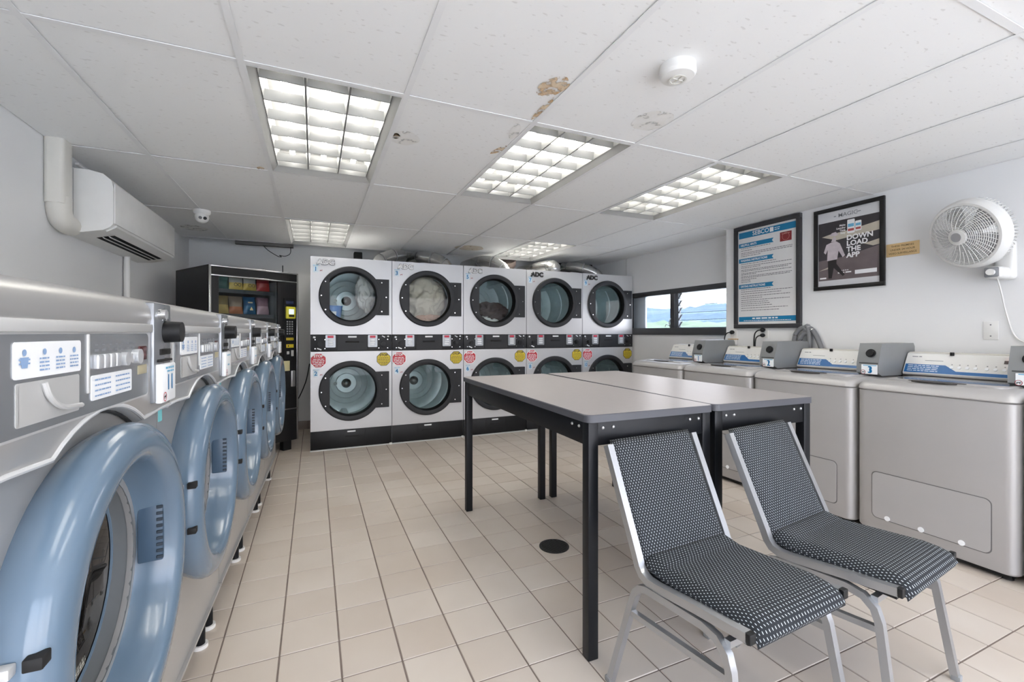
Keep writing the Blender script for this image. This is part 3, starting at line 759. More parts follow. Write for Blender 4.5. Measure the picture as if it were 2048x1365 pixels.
# ------------------------------------------------------------------ front-load washers (left row)
WW, WB, WT, WD = 0.69, 0.19, 1.258, 0.86
def make_washer():
    r = thing('front_load_washer', '', 'washing machine')
    x0, x1 = 0.003, WW - 0.003; cx, cz = 0.345, 0.715
    body = MB().box(x0, x0 + 0.008, 0.03, WD, WB, 1.2).box(x1 - 0.008, x1, 0.03, WD, WB, 1.2).box(x0, x1, WD - 0.01, WD, WB, 1.2).box(x0, x1, 0.012, WD, WB, WB + 0.01).box(x0, x1, 0.1, WD, 1.18, 1.2)
    part('cabinet', body, washer_steel, r)
    part('lower_panel', MB().plate_hole(x0, x1, WB, 1.06, cx, cz, 0.2, 0.022, 0.032), washer_steel, r)
    # upper fascia with an arch over the door
    pts = [(x0, 1.2), (x0, 1.005), (0.07, 1.005)]
    for k in range(13):
        a = math.radians(122 - 64 * k / 12); pts.append((cx + 0.33 * math.cos(a), cz + 0.33 * math.sin(a) + 0.005))
    pts += [(0.62, 1.005), (x1, 1.005), (x1, 1.2)]
    fa = MB(); n = len(pts); fpts = pts[::-1]
    # built as vertical strips to stay clean
    low = pts[1:-1]
    vs = []
    for (px, pz) in low: vs += [(px, -0.004, pz), (px, -0.004, 1.2), (px, 0.03, pz - 0.012), (px, 0.006, pz - 0.012)]
    fs = []
    for k in range(len(low) - 1):
        a, b = 4 * k, 4 * (k + 1)
        fs += [(a, b, b + 1, a + 1), (a + 3, b + 3, b, a), (a + 2, b + 2, b + 3, a + 3)]
    fa.add(vs, fs)
    fa.box(x0, x0 + 0.008, -0.004, 0.03, 0.993, 1.2).box(x1 - 0.008, x1, -0.004, 0.03, 0.993, 1.2)
    uf = part('upper_fascia', fa, washer_steel, r, angle=50)
    part('fascia_highlight', MB().tube([(px, -0.003, pz - 0.004) for px, pz in low], 0.0045, 8), mat('highlight_bright', 'd6d7d8', 0.35, 0.2), uf)  # bright bead paints the light caught along the fascia edge
    part('fascia_shade', MB().tube([(px, 0.019, pz - 0.012) for px, pz in low], 0.005, 6), mat('shade_dark', '3a3a3a', 0.7), uf)  # dark bead paints the shade line under the fascia step
    prof = [(-0.004, 1.2), (-0.007, 1.212), (-0.004, 1.234), (0.006, 1.249), (0.022, 1.256), (0.05, WT), (WD, WT), (WD, 1.2)]
    part('top_cover', MB().prism(prof, x0, x1, 'yz'), washer_steel, r)
    part('trim_band', MB().rbox(x0, 0.555, -0.011, 0.0, 1.181, 1.199, 0.003), silver_paint, r)
    cp = part('control_panel', MB().prism(rrect(0.03, 0.535, 1.047, 1.178, 0.012), -0.008, 0.0, 'xz').prism(rrect(0.026, 0.539, 1.043, 1.181, 0.014), -0.0065, 0, 'xz', 1), [panel_steel, silver_paint], r)
    part('panel_divider', MB().rbox(0.262, 0.268, -0.011, 0, 1.08, 1.178, 0.002), silver_paint, cp)
    l1 = part('instruction_label', MB().prism(rrect(0.075, 0.24, 1.12, 1.168, 0.005), -0.0095, 0, 'xz'), label_white, cp)
    lm = MB()
    for q, x in enumerate((0.095, 0.14, 0.18, 0.218)):
        lm.disc((x, -0.0103, 1.154), 0.0045, 'y', 12)
        for w in range(4 if q else 2): lines_mb(lm, x - 0.012, x + 0.012, 1.145 - w * 0.0052, 0.0022, 0, -0.0103)
    lm.poly([(0.086, 1.148), (0.104, 1.148), (0.101, 1.134), (0.089, 1.134)], -0.0104)
    part('label_print', lm, mat('label_print_blue', '8aa6cc', 0.5), l1, recalc=False)
    dr_ = MB(); n = 10; vs = []; fs = []
    for k in range(n + 1):
        t = k / n; z = 1.062 + 0.05 * t; dep = 0.03 * math.sin(PI * t * 0.9)
        vs += [(0.085, -0.006 + dep, z), (0.232, -0.006 + dep * 0.7, z)]
    for k in range(n): fs.append((2 * k, 2 * k + 1, 2 * k + 3, 2 * k + 2))
    dr_.add(vs, fs)
    sd = part('soap_drawer', MB().prism(rrect(0.08, 0.237, 1.058, 1.115, 0.004), -0.0088, -0.006, 'xz'), silver_paint, cp)
    part('drawer_scoop', MB().tube(bez([(0.135, -0.012, 1.112), (0.145, -0.014, 1.09), (0.175, -0.015, 1.072), (0.235, -0.012, 1.066)]), 0.004, 8).rect(0.085, 0.232, 1.062, 1.111, -0.0094), silver_paint, sd, recalc=False)
    bm_ = MB()
    for q in range(4): bm_.rbox(0.285 + q * 0.024, 0.305 + q * 0.024, -0.016, -0.006, 1.118, 1.143, 0.003)
    parts('selector_button', bm_, mat('button_silver', 'd5d7da', 0.25, 0.5), cp)
    parts('round_button', MB().cyl((0.40, -0.018, 1.13), 0.013, 0.012, 'y', 20).cyl((0.425, -0.016, 1.13), 0.009, 0.01, 'y', 16).cyl((0.455, -0.02, 1.132), 0.015, 0.014, 'y', 20), mat('button_silver', 'd5d7da', 0.25, 0.5), cp)
    lm = MB()
    for q in range(7): lm.rect(0.288 + q * 0.026, 0.302 + q * 0.026, 1.148, 1.152, -0.0085).rect(0.29 + q * 0.026, 0.3 + q * 0.026, 1.158, 1.1605, -0.0085)
    part('button_legend', lm, print_grey, cp, recalc=False)
    part('display', MB().rbox(0.478, 0.52, -0.0105, -0.006, 1.122, 1.152, 0.002), mat('display_dark_red', '4c1518', 0.2), cp)
    part('brass_sticker', MB().rbox(0.474, 0.522, -0.0095, -0.006, 1.093, 1.112, 0.001), mat('sticker_khaki', 'aca488', 0.5), cp)
    l2 = part('cycle_label', MB().prism(rrect(0.275, 0.44, 1.066, 1.108, 0.004), -0.0095, 0, 'xz'), label_white, cp)
    lm = MB()
    for w in range(4):
        lines_mb(lm, 0.285, 0.345, 1.1 - w * 0.009, 0.0026, 0, -0.0103); lines_mb(lm, 0.365, 0.43, 1.1 - w * 0.009, 0.0026, 0, -0.0103)
    part('label_print', lm, mat('label_print_blue', '8aa6cc', 0.5), l2, recalc=False)
    # coin unit
    cu = part('coin_unit', MB().rbox(0.558, 0.672, -0.012, 0.01, 1.02, 1.248, 0.004), panel_steel, r)
    part('coin_lock', MB().cyl((0.59, -0.026, 1.222), 0.012, 0.016, 'y', 14).rbox(0.61, 0.65, -0.0145, -0.01, 1.208, 1.234, 0.002), chrome, cu)
    part('coin_knob', MB().cyl((0.632, -0.046, 1.182), 0.024, 0.036, 'y', 28, r2=0.026), black_plastic, cu)
    part('coin_return', MB().rbox(0.592, 0.66, -0.016, -0.01, 1.128, 1.142, 0.002).rbox(0.575, 0.665, -0.018, -0.01, 1.112, 1.118, 0.002), dark_hole, cu)
    part('number_card', MB().rbox(0.568, 0.666, -0.024, -0.01, 1.018, 1.108, 0.004), label_white, r)
    part('turquoise_sticker', MB().prism(rrect(0.012, 0.036, 0.955, 0.992, 0.003), 0.0208, 0.0222, 'xz'), print_turq, r)
    # door
    ring = [(0.278, 0.024), (0.286, 0.012), (0.294, -0.006), (0.298, -0.024), (0.295, -0.038), (0.285, -0.05), (0.27, -0.057), (0.252, -0.059), (0.24, -0.057), (0.231, -0.05), (0.226, -0.036), (0.221, 0.0), (0.214, 0.04), (0.206, 0.058), (0.196, 0.06)]
    d = part('door', MB().lathe(ring, (0, 0, 0), 'y', 64), blue_door, r, (cx, 0, cz), angle=60)
    gl = [(0.2, 0.059), (0.175, 0.085), (0.12, 0.105), (0.06, 0.12), (0.0001, 0.124)]
    part('door_glass', MB().lathe(gl, (0, 0, 0), 'y', 48), washer_glass, d, angle=180)
    hr = MB().rbox(-0.008, 0.008, -0.02, 0.026, -0.068, 0.068, 0.004)
    hd = part('handle_recess', hr, blue_dark, d, (0.2165, -0.008, 0.02), (0, 0, math.radians(7)))
    rb = MB()
    for q in range(9): rb.rbox(-0.0105, -0.006, -0.02, -0.008, -0.062 + q * 0.014, -0.055 + q * 0.014, 0.001, seg=1)
    part('grip_ribs', rb, mat('grip_dark', '26323e', 0.5), hd)
    for z in (-0.06, 0.06): part('hinge_slot', MB().rbox(-0.3, -0.279, -0.05, -0.03, z - 0.008, z + 0.008, 0.002), dark_hole, d)
    for z in (-0.06, 0.06): part('hinge_pin', MB().rbox(-0.306, -0.29, -0.022, -0.006, z - 0.01, z + 0.004, 0.002), silver_paint, d)
    part('seal', MB().lathe([(0.2, 0.02), (0.205, 0.06), (0.2, 0.13), (0.215, 0.16)], (0, 0, 0), 'y', 40), mat('grey_rubber', '6f7274', 0.5), r, (cx, 0, cz))
    part('drum', MB().lathe([(0.215, 0.16), (0.27, 0.162), (0.27, 0.5), (0.15, 0.52), (0.05, 0.50), (0.0001, 0.49)], (0, 0, 0), 'y', 40), drum_dark, r, (cx, 0, cz))
    for x in (0.06, WW - 0.06):
        for y in (0.07, WD - 0.08):
            f = part('foot', MB().cyl((x, y, 0.012), 0.017, WB - 0.012, 'z', 12), black_metal, r)
            part('foot_pad', MB().cyl((x, y, 0), 0.026, 0.014, 'z', 14), white_plastic, f)
    part('base_rail', MB().box(0.03, WW - 0.03, 0.09, 0.12, WB - 0.05, WB), black_metal, r)
    return r
WROT = math.radians(90 - 1.46); wd = Vector((math.sin(math.radians(1.46)), math.cos(math.radians(1.46)))); wn_ = Vector((-wd.y, wd.x))
wproto = make_washer()
WLAB = ['front-load washer nearest the viewer, with the number 11 card', 'second front-load washer from the viewer, blue door fully in view',
        'third front-load washer from the viewer, middle of the row', 'fourth front-load washer from the viewer', 'farthest front-load washer, next to the vending machine']
FW = []
for i in range(5):
    o = wproto if i == 0 else copy_tree(wproto)
    s0 = 1.37 + (i - 1) * WW
    p = wd * s0 + wn_ * 0.372
    o.location = (p.x, p.y, 0); o.rotation_euler = (0, 0, WROT)
    tag(o, WLAB[i], 'washing machine', 'front-load washers along the left wall'); FW.append(o)
text('11', 0.05, print_blue, FW[0], (0.622, -0.0248, 1.062), bold=0.001)
part('card_print', lines_mb(lines_mb(MB(), 0.59, 0.655, 1.098, 0.005, 0, -0.0247), 0.6, 0.65, 1.09, 0.004, 0, -0.0247), print_lightblue, FW[0], recalc=False)
no_dog(FW[0], 0.586, 1.032, -0.0247, 0.011)
for o in FW[1:]:
    part('card_print', lines_mb(lines_mb(MB(), 0.59, 0.65, 1.096, 0.004, 0, -0.0247), 0.6, 0.64, 1.06, 0.006, 0, -0.0247), print_lightblue, o, recalc=False)
    no_dog(o, 0.586, 1.032, -0.0247, 0.011)

# ------------------------------------------------------------------ top-load washers (right row)
TW, TD, TZ = 0.695, 0.70, 0.905
def rounded_outline(x0, x1, y0, y1, rf, rb, n=6):
    pts = []
    for (cx, cy, a, r_) in ((x1 - rf, y0 + rf, -PI / 2, rf), (x1 - rb, y1 - rb, 0, rb), (x0 + rb, y1 - rb, PI / 2, rb), (x0 + rf, y0 + rf, PI, rf)):
        for i in range(n + 1): t = a + PI / 2 * i / n; pts.append((cx + r_ * math.cos(t), cy + r_ * math.sin(t)))
    return pts
def loft(mb, rings, cap0=True, cap1=True, m=0):
    n = len(rings[0]); vs = [p for r_ in rings for p in r_]; fs = []
    for k in range(len(rings) - 1):
        for i in range(n): j = (i + 1) % n; fs.append((k * n + i, k * n + j, (k + 1) * n + j, (k + 1) * n + i))
    if cap0: fs.append(tuple(range(n))[::-1])
    if cap1: fs.append(tuple(range((len(rings) - 1) * n, len(rings) * n)))
    return mb.add(vs, fs, m)
def make_toploader():
    r = thing('top_load_washer', '', 'washing machine')
    x0, x1 = 0.008, TW - 0.008
    part('cabinet', loft(MB(), [[(x, y, z) for x, y in rounded_outline(x0 + i, x1 - i, 0.0 + i, TD, 0.045, 0.01)] for z, i in ((0.035, 0.006), (0.045, 0.0), (0.842, 0.0), (0.845, 0.004))]), tl_paint, r)
    part('foot_plinth', MB().box(x0 + 0.03, x1 - 0.03, 0.03, TD - 0.03, 0.012, 0.036), black_plastic, r)
    for x in (0.06, TW - 0.06):
        for y in (0.06, TD - 0.06): part('foot', MB().cyl((x, y, 0), 0.02, 0.014, 'z', 12), rubber, r)
    tp = [[(x, y, z) for x, y in rounded_outline(x0 - o, x1 + o, -0.004 - o + i, TD, 0.05, 0.012)] for z, o, i in ((0.846, -0.002, 0.0), (0.852, 0.003, 0.0), (0.872, 0.002, 0.004), (0.889, -0.006, 0.016), (0.898, -0.018, 0.034), (0.901, -0.03, 0.06))]
    part('top_cover', loft(MB(), tp), tl_paint, r, angle=50)
    lid = part('lid', MB().prism(rounded_outline(0.09, TW - 0.09, 0.10, 0.46, 0.05, 0.02), 0.899, 0.909, 'xy'), tl_paint, r)
    part('lid_plate', MB().prism(rounded_outline(0.11, TW - 0.11, 0.19, 0.44, 0.04, 0.02), 0.9085, 0.9105, 'xy'), mat('lid_steel', 'b0b3b8', 0.12, 0.85), lid)
    hn = [(0.48 * TW + 0.125 * math.cos(t), 0.128 + 0.046 * math.sin(t)) for t in [2 * PI * k / 28 for k in range(28)]]
    part('lid_handle', MB().prism(hn, 0.905, 0.9112, 'xy'), mat('lid_recess', '2d2826', 0.5), lid)
    cprof = [(0.525, 0.9), (0.513, 0.925), (0.575, 1.045), (0.585, 1.05), (0.68, 1.05), (0.69, 1.04), (0.69, 0.9)]
    con = part('console', MB().prism(cprof, 0.0, 0.53, 'yz'), white_plastic, r)
    part('console_back', MB().rbox(0.004, 0.53, 0.582, 0.692, 1.047, 1.056, 0.003), ivory_plastic, con)
    part('console_lip', MB().rbox(0.0, 0.53, 0.51, 0.53, 0.9, 0.914, 0.003), mat('lip_dark', '4c4846', 0.5), con)
    # printed fascia follows the slope: origin at (y=0.513,z=0.925), slope vector
    sl = Vector((0, 0.062, 0.12)).normalized(); nn = Vector((0, -0.12, 0.062)).normalized()
    def on(x, t, k=0.001): p = Vector((0, 0.513, 0.925)) + sl * t + nn * k; return (x, p.y, p.z)
    pr = MB()
    bl = [(0.005, 0.004), (0.53, 0.004), (0.53, 0.024), (0.26, 0.024), (0.205, 0.062), (0.005, 0.062)]
    pr.add([on(x, t) for x, t in bl], [tuple(range(len(bl)))])
    part('blue_band', pr, panel_blue, con, recalc=False)
    pw = MB()
    for w in range(4):
        for (a, b) in ((0.02, 0.175),):
            x = a
            while x < b:
                q = random.uniform(0.012, 0.03); q = min(q, b - x); t = 0.052 - w * 0.012 - 0.002
                pw.add([on(x, t, .0018), on(x + q, t, .0018), on(x + q, t + 0.0055, .0018), on(x, t + 0.0055, .0018)], [(0, 1, 2, 3)]); x += q + 0.004
    part('band_print', pw, mat('band_print', 'cfe0ee', 0.5), con, recalc=False)
    pk = MB()
    for x, t, w, h_ in ((0.03, 0.112, 0.03, 0.005), (0.065, 0.112, 0.014, 0.006), (0.1, 0.088, 0.09, 0.003)):
        pk.add([on(x, t), on(x + w, t), on(x + w, t + h_), on(x, t + h_)], [(0, 1, 2, 3)])
    for k in range(7):
        x = 0.235 + k * 0.036 + (0.012 if k > 3 else 0); pk.add([on(x - 0.003, 0.066), on(x + 0.003, 0.066), on(x + 0.003, 0.071), on(x - 0.003, 0.071)], [(0, 1, 2, 3)])
    part('console_print', pk, print_grey, con, recalc=False)
    bt_ = MB()
    for k in range(7):
        x = 0.235 + k * 0.036 + (0.012 if k > 3 else 0); c = on(x, 0.05, 0.0); n2 = 16
        vs = [tuple(Vector(c) + Vector((1, 0, 0)) * 0.0085 * math.cos(2 * PI * q / n2) + sl * 0.0085 * math.sin(2 * PI * q / n2) + nn * hh) for hh in (0, 0.004) for q in range(n2)]
        bt_.add(vs, [(q, (q + 1) % n2, n2 + (q + 1) % n2, n2 + q) for q in range(n2)] + [tuple(range(n2, 2 * n2))])
    parts('console_button', bt_, label_white, con)
    ds = MB().add([on(0.455, 0.088, 0.0015), on(0.52, 0.088, 0.0015), on(0.52, 0.108, 0.0015), on(0.455, 0.108, 0.0015)], [(0, 1, 2, 3)])
    part('console_display', ds, mat('display_grey', '5a5654', 0.25), con, recalc=False)
    part('console_lock', MB().cyl((0.225, 0.57, 1.04), 0.01, 0.02, 'z', 12), black_plastic, con)
    # coin meter
    mx0, mx1 = 0.565, 0.69
    mp = [(0.30, 0.905), (0.262, 0.925), (0.262, 0.985), (0.300, 1.112), (0.66, 1.112), (0.675, 1.09), (0.675, 0.905)]
    me_ = part('coin_meter', MB().prism(mp, mx0, mx1, 'yz'), mat('meter_grey', '8f9192', 0.42, 0.35), r)
    fc = MB().rbox(mx0 + 0.016, mx1 - 0.004, 0.2585, 0.262, 0.918, 0.982, 0.001)
    part('meter_seam', MB().rbox(mx0 + 0.016, mx1 - 0.003, 0.26, 0.27, 0.983, 0.989, 0.001), mat('meter_dark', '4a4b4c', 0.5), me_)
    part('number_plate', MB().prism(rrect(mx0 + 0.03, mx1 - 0.006, 0.916, 0.976, 0.002), 0.2585, 0.263, 'xz'), label_white, me_)
    kn = MB().cyl((0, 0, 0), 0.027, 0.016, 'y', 28); kn.cyl((0, -0.006, 0), 0.02, 0.01, 'y', 24)
    part('meter_lock', kn, black_plastic, me_, (mx0 + 0.075, 0.272, 1.05), (math.radians(-16.5), 0, 0))
    # service panel
    ap = part('service_panel', MB().prism(rrect(0.095, 0.595, 0.112, 0.372, 0.025, 5), -0.004, 0.0, 'xz'), tl_paint, r)
    o_ = rrect(0.09, 0.6, 0.107, 0.377, 0.028, 5); i_ = rrect(0.0955, 0.5945, 0.1125, 0.3715, 0.0245, 5); n = len(o_)
    part('panel_groove', MB().add([(p, -0.0006, q) for p, q in o_] + [(p, -0.0006, q) for p, q in i_], [(k, (k + 1) % n, n + (k + 1) % n, n + k) for k in range(n)]), mat('groove_dark', '6c6a69', 0.6), ap, recalc=False)
    pg = MB()
    for x in (0.17, 0.325, 0.49): pg.cyl((x, -0.007, 0.122), 0.0135, 0.005, 'y', 18)
    parts('panel_plug', pg, label_white, ap)
    return r
tproto = make_toploader()
TLAB = ['top-load washer farthest from the viewer, coin meter number 1, below the window', 'top-load washer with coin meter number 2', 'top-load washer with coin meter number 3, hoses behind it',
        'nearest fully visible top-load washer, coin meter number 4 at the right edge', 'top-load washer cut off by the right edge of the picture']
TLS = []
for i in range(5):
    o = tproto if i == 0 else copy_tree(tproto)
    o.location = (2.985, 3.735 - i * 0.698, 0); o.rotation_euler = (0, 0, -PI / 2)
    tag(o, TLAB[i], 'washing machine', 'top-load washers along the right wall'); TLS.append(o)
    if i < 4:
        text(str(i + 1), 0.062, print_blue, o, (0.645, 0.2575, 0.942), bold=0.0008)
        part('plate_print', lines_mb(MB(), 0.605, 0.68, 0.971, 0.005, 0, 0.2578), print_lightblue, o, recalc=False)
        no_dog(o, 0.606, 0.928, 0.2576, 0.014)
p_ = part('lit_digit', MB().rbox(0.478, 0.488, 0.551, 0.556, 1.012, 1.024, 0.001), red_glow, TLS[3])

# ------------------------------------------------------------------ vending machine
VW, VD, VZ0, VH = 0.80, 0.74, 0.10, 1.78
vm = thing('vending_machine', 'black snack vending machine standing diagonally in the corner', 'vending machine', (-0.835, 4.64, 0), math.radians(31.4))
part('cabinet', MB().box(0, 0.012, 0.03, VD, VZ0, VH).box(VW - 0.012, VW, 0.03, VD, VZ0, VH).box(0, VW, 0.03, VD, VH - 0.012, VH).box(0, VW, VD - 0.012, VD, VZ0, VH).box(0, VW, 0.03, VD, VZ0, VZ0 + 0.3), vend_black, vm)
dp = MB().box(0.012, VW - 0.012, 0.0, 0.03, VH - 0.095, VH - 0.012).box(0.012, 0.075, 0.0, 0.03, VZ0, VH - 0.09).box(0.60, VW - 0.012, 0.0, 0.03, VZ0, VH - 0.09).box(0.075, 0.60, 0.0, 0.03, VZ0, 0.72)
vd = part('door', dp, vend_black, vm)
tr = MB().rbox(-0.004, 0.014, -0.006, 0.01, VZ0, VH, 0.003).rbox(VW - 0.012, VW + 0.004, -0.006, 0.01, VZ0, VH, 0.003).rbox(0, VW, -0.006, 0.01, VH - 0.014, VH, 0.003).rbox(0, VW, -0.004, 0.006, VH - 0.096, VH - 0.083, 0.003).rbox(0.55, VW, -0.006, 0.006, 0.41, 0.425, 0.003)
part('door_trim', tr, chrome, vd)
part('door_glass', MB().box(0.075, 0.60, 0.012, 0.016, 0.72, VH - 0.095), vend_glass, vd)
cpn = part('control_panel', MB().prism(rrect(0.655, 0.762, 0.82, 1.53, 0.012), -0.012, 0.0, 'xz').prism([(0.65, 0.58), (0.7, 0.56), (0.77, 0.56), (0.77, 0.82), (0.65, 0.82)], -0.008, 0, 'xz'), black_plastic, vm)
rd = part('card_reader', MB().rbox(0.665, 0.762, -0.035, -0.01, 1.32, 1.44, 0.008), mat('reader_yellow', 'd8cf3a', 0.4), cpn)
part('reader_screen', MB().rbox(0.69, 0.742, -0.037, -0.03, 1.365, 1.415, 0.003), mat('reader_screen', 'b9cbe6', 0.2, emis='a9c4f0', emis_s=0.6), rd)
part('reader_slot', MB().rbox(0.69, 0.745, -0.038, -0.03, 1.338, 1.358, 0.002), black_plastic, rd)
part('top_display', MB().rbox(0.672, 0.75, -0.015, -0.008, 1.465, 1.5, 0.003), mat('vend_display', '2b3350', 0.2), cpn)
km = MB().rbox(-0.007, 0.007, -0.006, 0, -0.007, 0.007, 0.002, seg=1).mesh('key', mat('key_silver', 'a9abad', 0.35, 0.4))
for a in range(3):
    for b in range(6): ob('key', km, cpn, (0.685 + a * 0.025, -0.012, 1.29 - b * 0.024))
parts('yellow_label', MB().rbox(0.675, 0.75, -0.0145, -0.01, 1.105, 1.13, 0.001).rbox(0.675, 0.75, -0.0145, -0.01, 1.03, 1.065, 0.001), print_yellow, cpn)
part('label_print', lines_mb(MB(), 0.68, 0.745, 1.118, 0.005, 0, -0.016).poly([(0.69, 1.036), (0.69, 1.06), (0.705, 1.048)], -0.016), print_dark, cpn, recalc=False)
parts('coin_slot', MB().rbox(0.68, 0.705, -0.018, -0.01, 0.965, 0.995, 0.003).rbox(0.724, 0.75, -0.018, -0.01, 0.945, 1.005, 0.003), silver_paint, cpn)
part('notice_sticker', MB().rbox(0.645, 0.71, -0.016, -0.012, 0.80, 0.90, 0.002), mat('sticker_cream', 'd9d0a0', 0.5), cpn)
part('coin_return', MB().rbox(0.718, 0.76, -0.03, -0.008, 0.64, 0.80, 0.006), steel, cpn)
part('delivery_flap', MB().rbox(0.14, 0.64, -0.008, 0.0, 0.44, 0.6, 0.006), mat('flap_dark', '2a2a2c', 0.25), vd)
for x in (0.05, VW - 0.13):
    for y in (0.03, VD - 0.1): part('leg', MB().prism([(x, y), (x + 0.08, y), (x + 0.08, y + 0.07), (x, y + 0.07)], 0.0, VZ0, 'xy'), black_plastic, vm)
shelf_z = (1.575, 1.35, 1.1, 0.86)
for z in shelf_z:
    part('shelf', MB().box(0.08, 0.595, 0.06, 0.6, z - 0.02, z), mat('shelf_dark', '2d3236', 0.4, 0.3), vm)
    part('price_rail', MB().box(0.08, 0.595, 0.055, 0.06, z - 0.03, z + 0.005), mat('price_rail', '3c4246', 0.4), vm)
part('liner', MB().box(0.0755, 0.079, 0.03, 0.62, 0.72, VH - 0.1).box(0.597, 0.6, 0.03, 0.62, 0.72, VH - 0.1), mat('liner', '868c8c', 0.5), vm)
def bag_mesh(key, w, h_, c_top, c_bot, split):
    nx, nz = 8, 12; vs = []; fs = []; ms = []
    for side in (-1, 1):
        for i in range(nz + 1):
            for j in range(nx + 1):
                u = j / nx * 2 - 1; t = i / nz
                b = (1 - u ** 4) * math.sin(PI * min(1, max(0, (t - 0.06) / 0.88))) ** 0.6 * w * 0.2
                ww = w / 2 * (1 - 0.06 * math.sin(PI * t))
                vs.append((u * ww, side * b + 0.006 * noise.noise((u * 3, t * 5, key)), t * h_))
    n1 = (nz + 1) * (nx + 1)
    for sd in (0, 1):
        for i in range(nz):
            for j in range(nx):
                a = sd * n1 + i * (nx + 1) + j
                fs.append((a, a + 1, a + nx + 2, a + nx + 1)); ms.append(0 if (i + 0.5) / nz > split else 1)
    mb = MB(); mb.v = vs; mb.f = fs; mb.m = ms
    return mb.mesh('snack_bag', [mat('bag_' + c_top, c_top, 0.3, 0.1), mat('bag_' + c_bot, c_bot, 0.3, 0.1)], 60)
BAGS = [(0.145, 0, '5f7f78', '33584f', 0.5, 'green snack bag at the left of the top vending shelf'), (0.268, 0, 'b0b0a6', 'd9bb58', 0.45, 'left yellow and grey snack bag on the top vending shelf'),
        (0.392, 0, 'b0b0a6', 'd9bb58', 0.45, 'right yellow and grey snack bag on the top vending shelf'), (0.515, 0, '7d1f26', 'a83a36', 0.5, 'red snack bag on the top vending shelf'),
        (0.145, 1, '8d7d58', 'c2ab6b', 0.5, 'gold snack bag at the left of the second vending shelf'), (0.268, 1, '8e8174', 'b06f48', 0.4, 'brown and orange snack bag on the second vending shelf'),
        (0.392, 1, '2c5a80', '356c92', 0.5, 'blue snack bag on the second vending shelf'), (0.515, 1, '8c6f7c', 'b59aa6', 0.5, 'mauve snack bag on the second vending shelf'),
        (0.20, 2, '8a8f92', '5f7f9a', 0.5, 'grey snack bag low in the vending machine, left'), (0.40, 2, '93999c', 'c9cdd0', 0.5, 'pale snack bag low in the vending machine, right')]
VM = Matrix.Rotation(math.radians(31.4), 4, 'Z'); vbase = Vector((-0.835, 4.64, 0))
VI = VM.inverted()
part('power_cord', MB().tube([VI @ (q - vbase) for q in bez([(-0.05, 6.03, 0.8), (-0.07, 6.0, 0.68), (-0.1, 5.97, 0.56), (-0.17, 5.9, 0.4), (-0.26, 5.75, 0.3), (-0.36, 5.58, 0.26)])], 0.006, 8), black_plastic, vm)
for q, (x, sh, c1, c2, sp_, lab) in enumerate(BAGS):
    me = bag_mesh(q * 1.3, 0.122, 0.172, c1, c2, sp_)
    p = VM @ Vector((x, 0.115, shelf_z[sh] + 0.001)) + vbase
    o = tag(ob('snack_bag', me, None, p, (math.radians(-6), 0, math.radians(31.4) + random.uniform(-.1, .1))), lab, 'snack bag', 'snack bags in the vending machine')
    if sh == 1 and q == 6:
        part('bag_print', lines_mb(MB(), -0.03, 0.03, 0.115, 0.012, 0, -0.0295).poly([(-0.018, 0.04), (0.018, 0.04), (0.0, 0.075)], -0.0305), mat('bag_print_pale', 'd9c9a0', 0.5), o, recalc=False)
    if q in (1, 2):
        part('bag_print', MB().lathe([(0.011, 0), (0.015, 0)], (-0.012, -0.0305, 0.05), 'y', 18).lathe([(0.011, 0), (0.015, 0)], (0.02, -0.0305, 0.05), 'y', 18), print_dark, o, recalc=False)
p = VM @ Vector((0.48, 0.2, VH)) + vbase
tag(part('paper_sheet', MB().prism([(-0.07, 0.0), (0.06, 0.012), (0.05, 0.03), (0.045, 0.026)], -0.08, 0.08, 'xz'), mat('grey_card', '9a9a9c', 0.6), None, p, (0, 0, 0.4)), 'curled grey card lying on top of the vending machine', 'card')
p = VM @ Vector((0.70, 0.1, VH)) + vbase
tag(part('antenna', MB().cyl((0, 0, 0), 0.016, 0.006, 'z', 12).cyl((0, 0, 0.006), 0.005, 0.075, 'z', 8), black_plastic, None, p), 'short black antenna on top of the vending machine', 'antenna')

# ------------------------------------------------------------------ air conditioner and left wall things
ac = thing('air_conditioner', 'white split air conditioner high on the left wall', 'air conditioner', (XL, 3.25, 0))
AL = 1.2
apf = [(0.0, 2.095), (0.13, 2.093), (0.19, 2.08), (0.228, 2.045), (0.236, 2.0), (0.236, 1.80), (0.222, 1.782), (0.19, 1.762), (0.1, 1.742), (0.0, 1.735)]
part('casing', MB().prism(apf, 0, AL, 'xz'), white_plastic, ac)
part('front_panel', MB().rbox(0.236, 0.243, 0.004, AL - 0.004, 1.802, 2.03, 0.003), white_plastic, ac)
part('side_seam', MB().box(0.06, 0.063, -0.001, 0.001, 1.745, 2.09), mat('seam_grey', 'b4b3b0', 0.6), ac)
# outlet on the underside
nrm = Vector((0.09, 0, 0.02)).normalized()
def und(t, k): p = Vector((0.105, 0, 1.743)) + nrm * t + Vector((0.02, 0, -0.09)).normalized() * k; return p
ou = MB(); a, b = und(0.0, 0.0015), und(0.088, 0.0015)
ou.add([(a.x, 0.16, a.z), (b.x, 0.16, b.z), (b.x, AL - 0.13, b.z), (a.x, AL - 0.13, a.z)], [(0, 1, 2, 3)])
part('air_outlet', ou, dark_hole, ac, recalc=False)
for t in (0.03, 0.06):
    a, b = und(t, 0.002), und(t + 0.008, 0.014)
    part('outlet_vane', MB().prism([(a.x - .003, a.z), (a.x + .003, a.z), (b.x + .003, b.z), (b.x - .003, b.z)], 0.16, AL - 0.13, 'xz'), white_plastic, ac)
part('outlet_flap', MB().prism([(0.196, 1.757), (0.24, 1.785), (0.242, 1.797), (0.234, 1.795), (0.192, 1.766)], 0.03, AL - 0.02, 'xz'), white_plastic, ac)
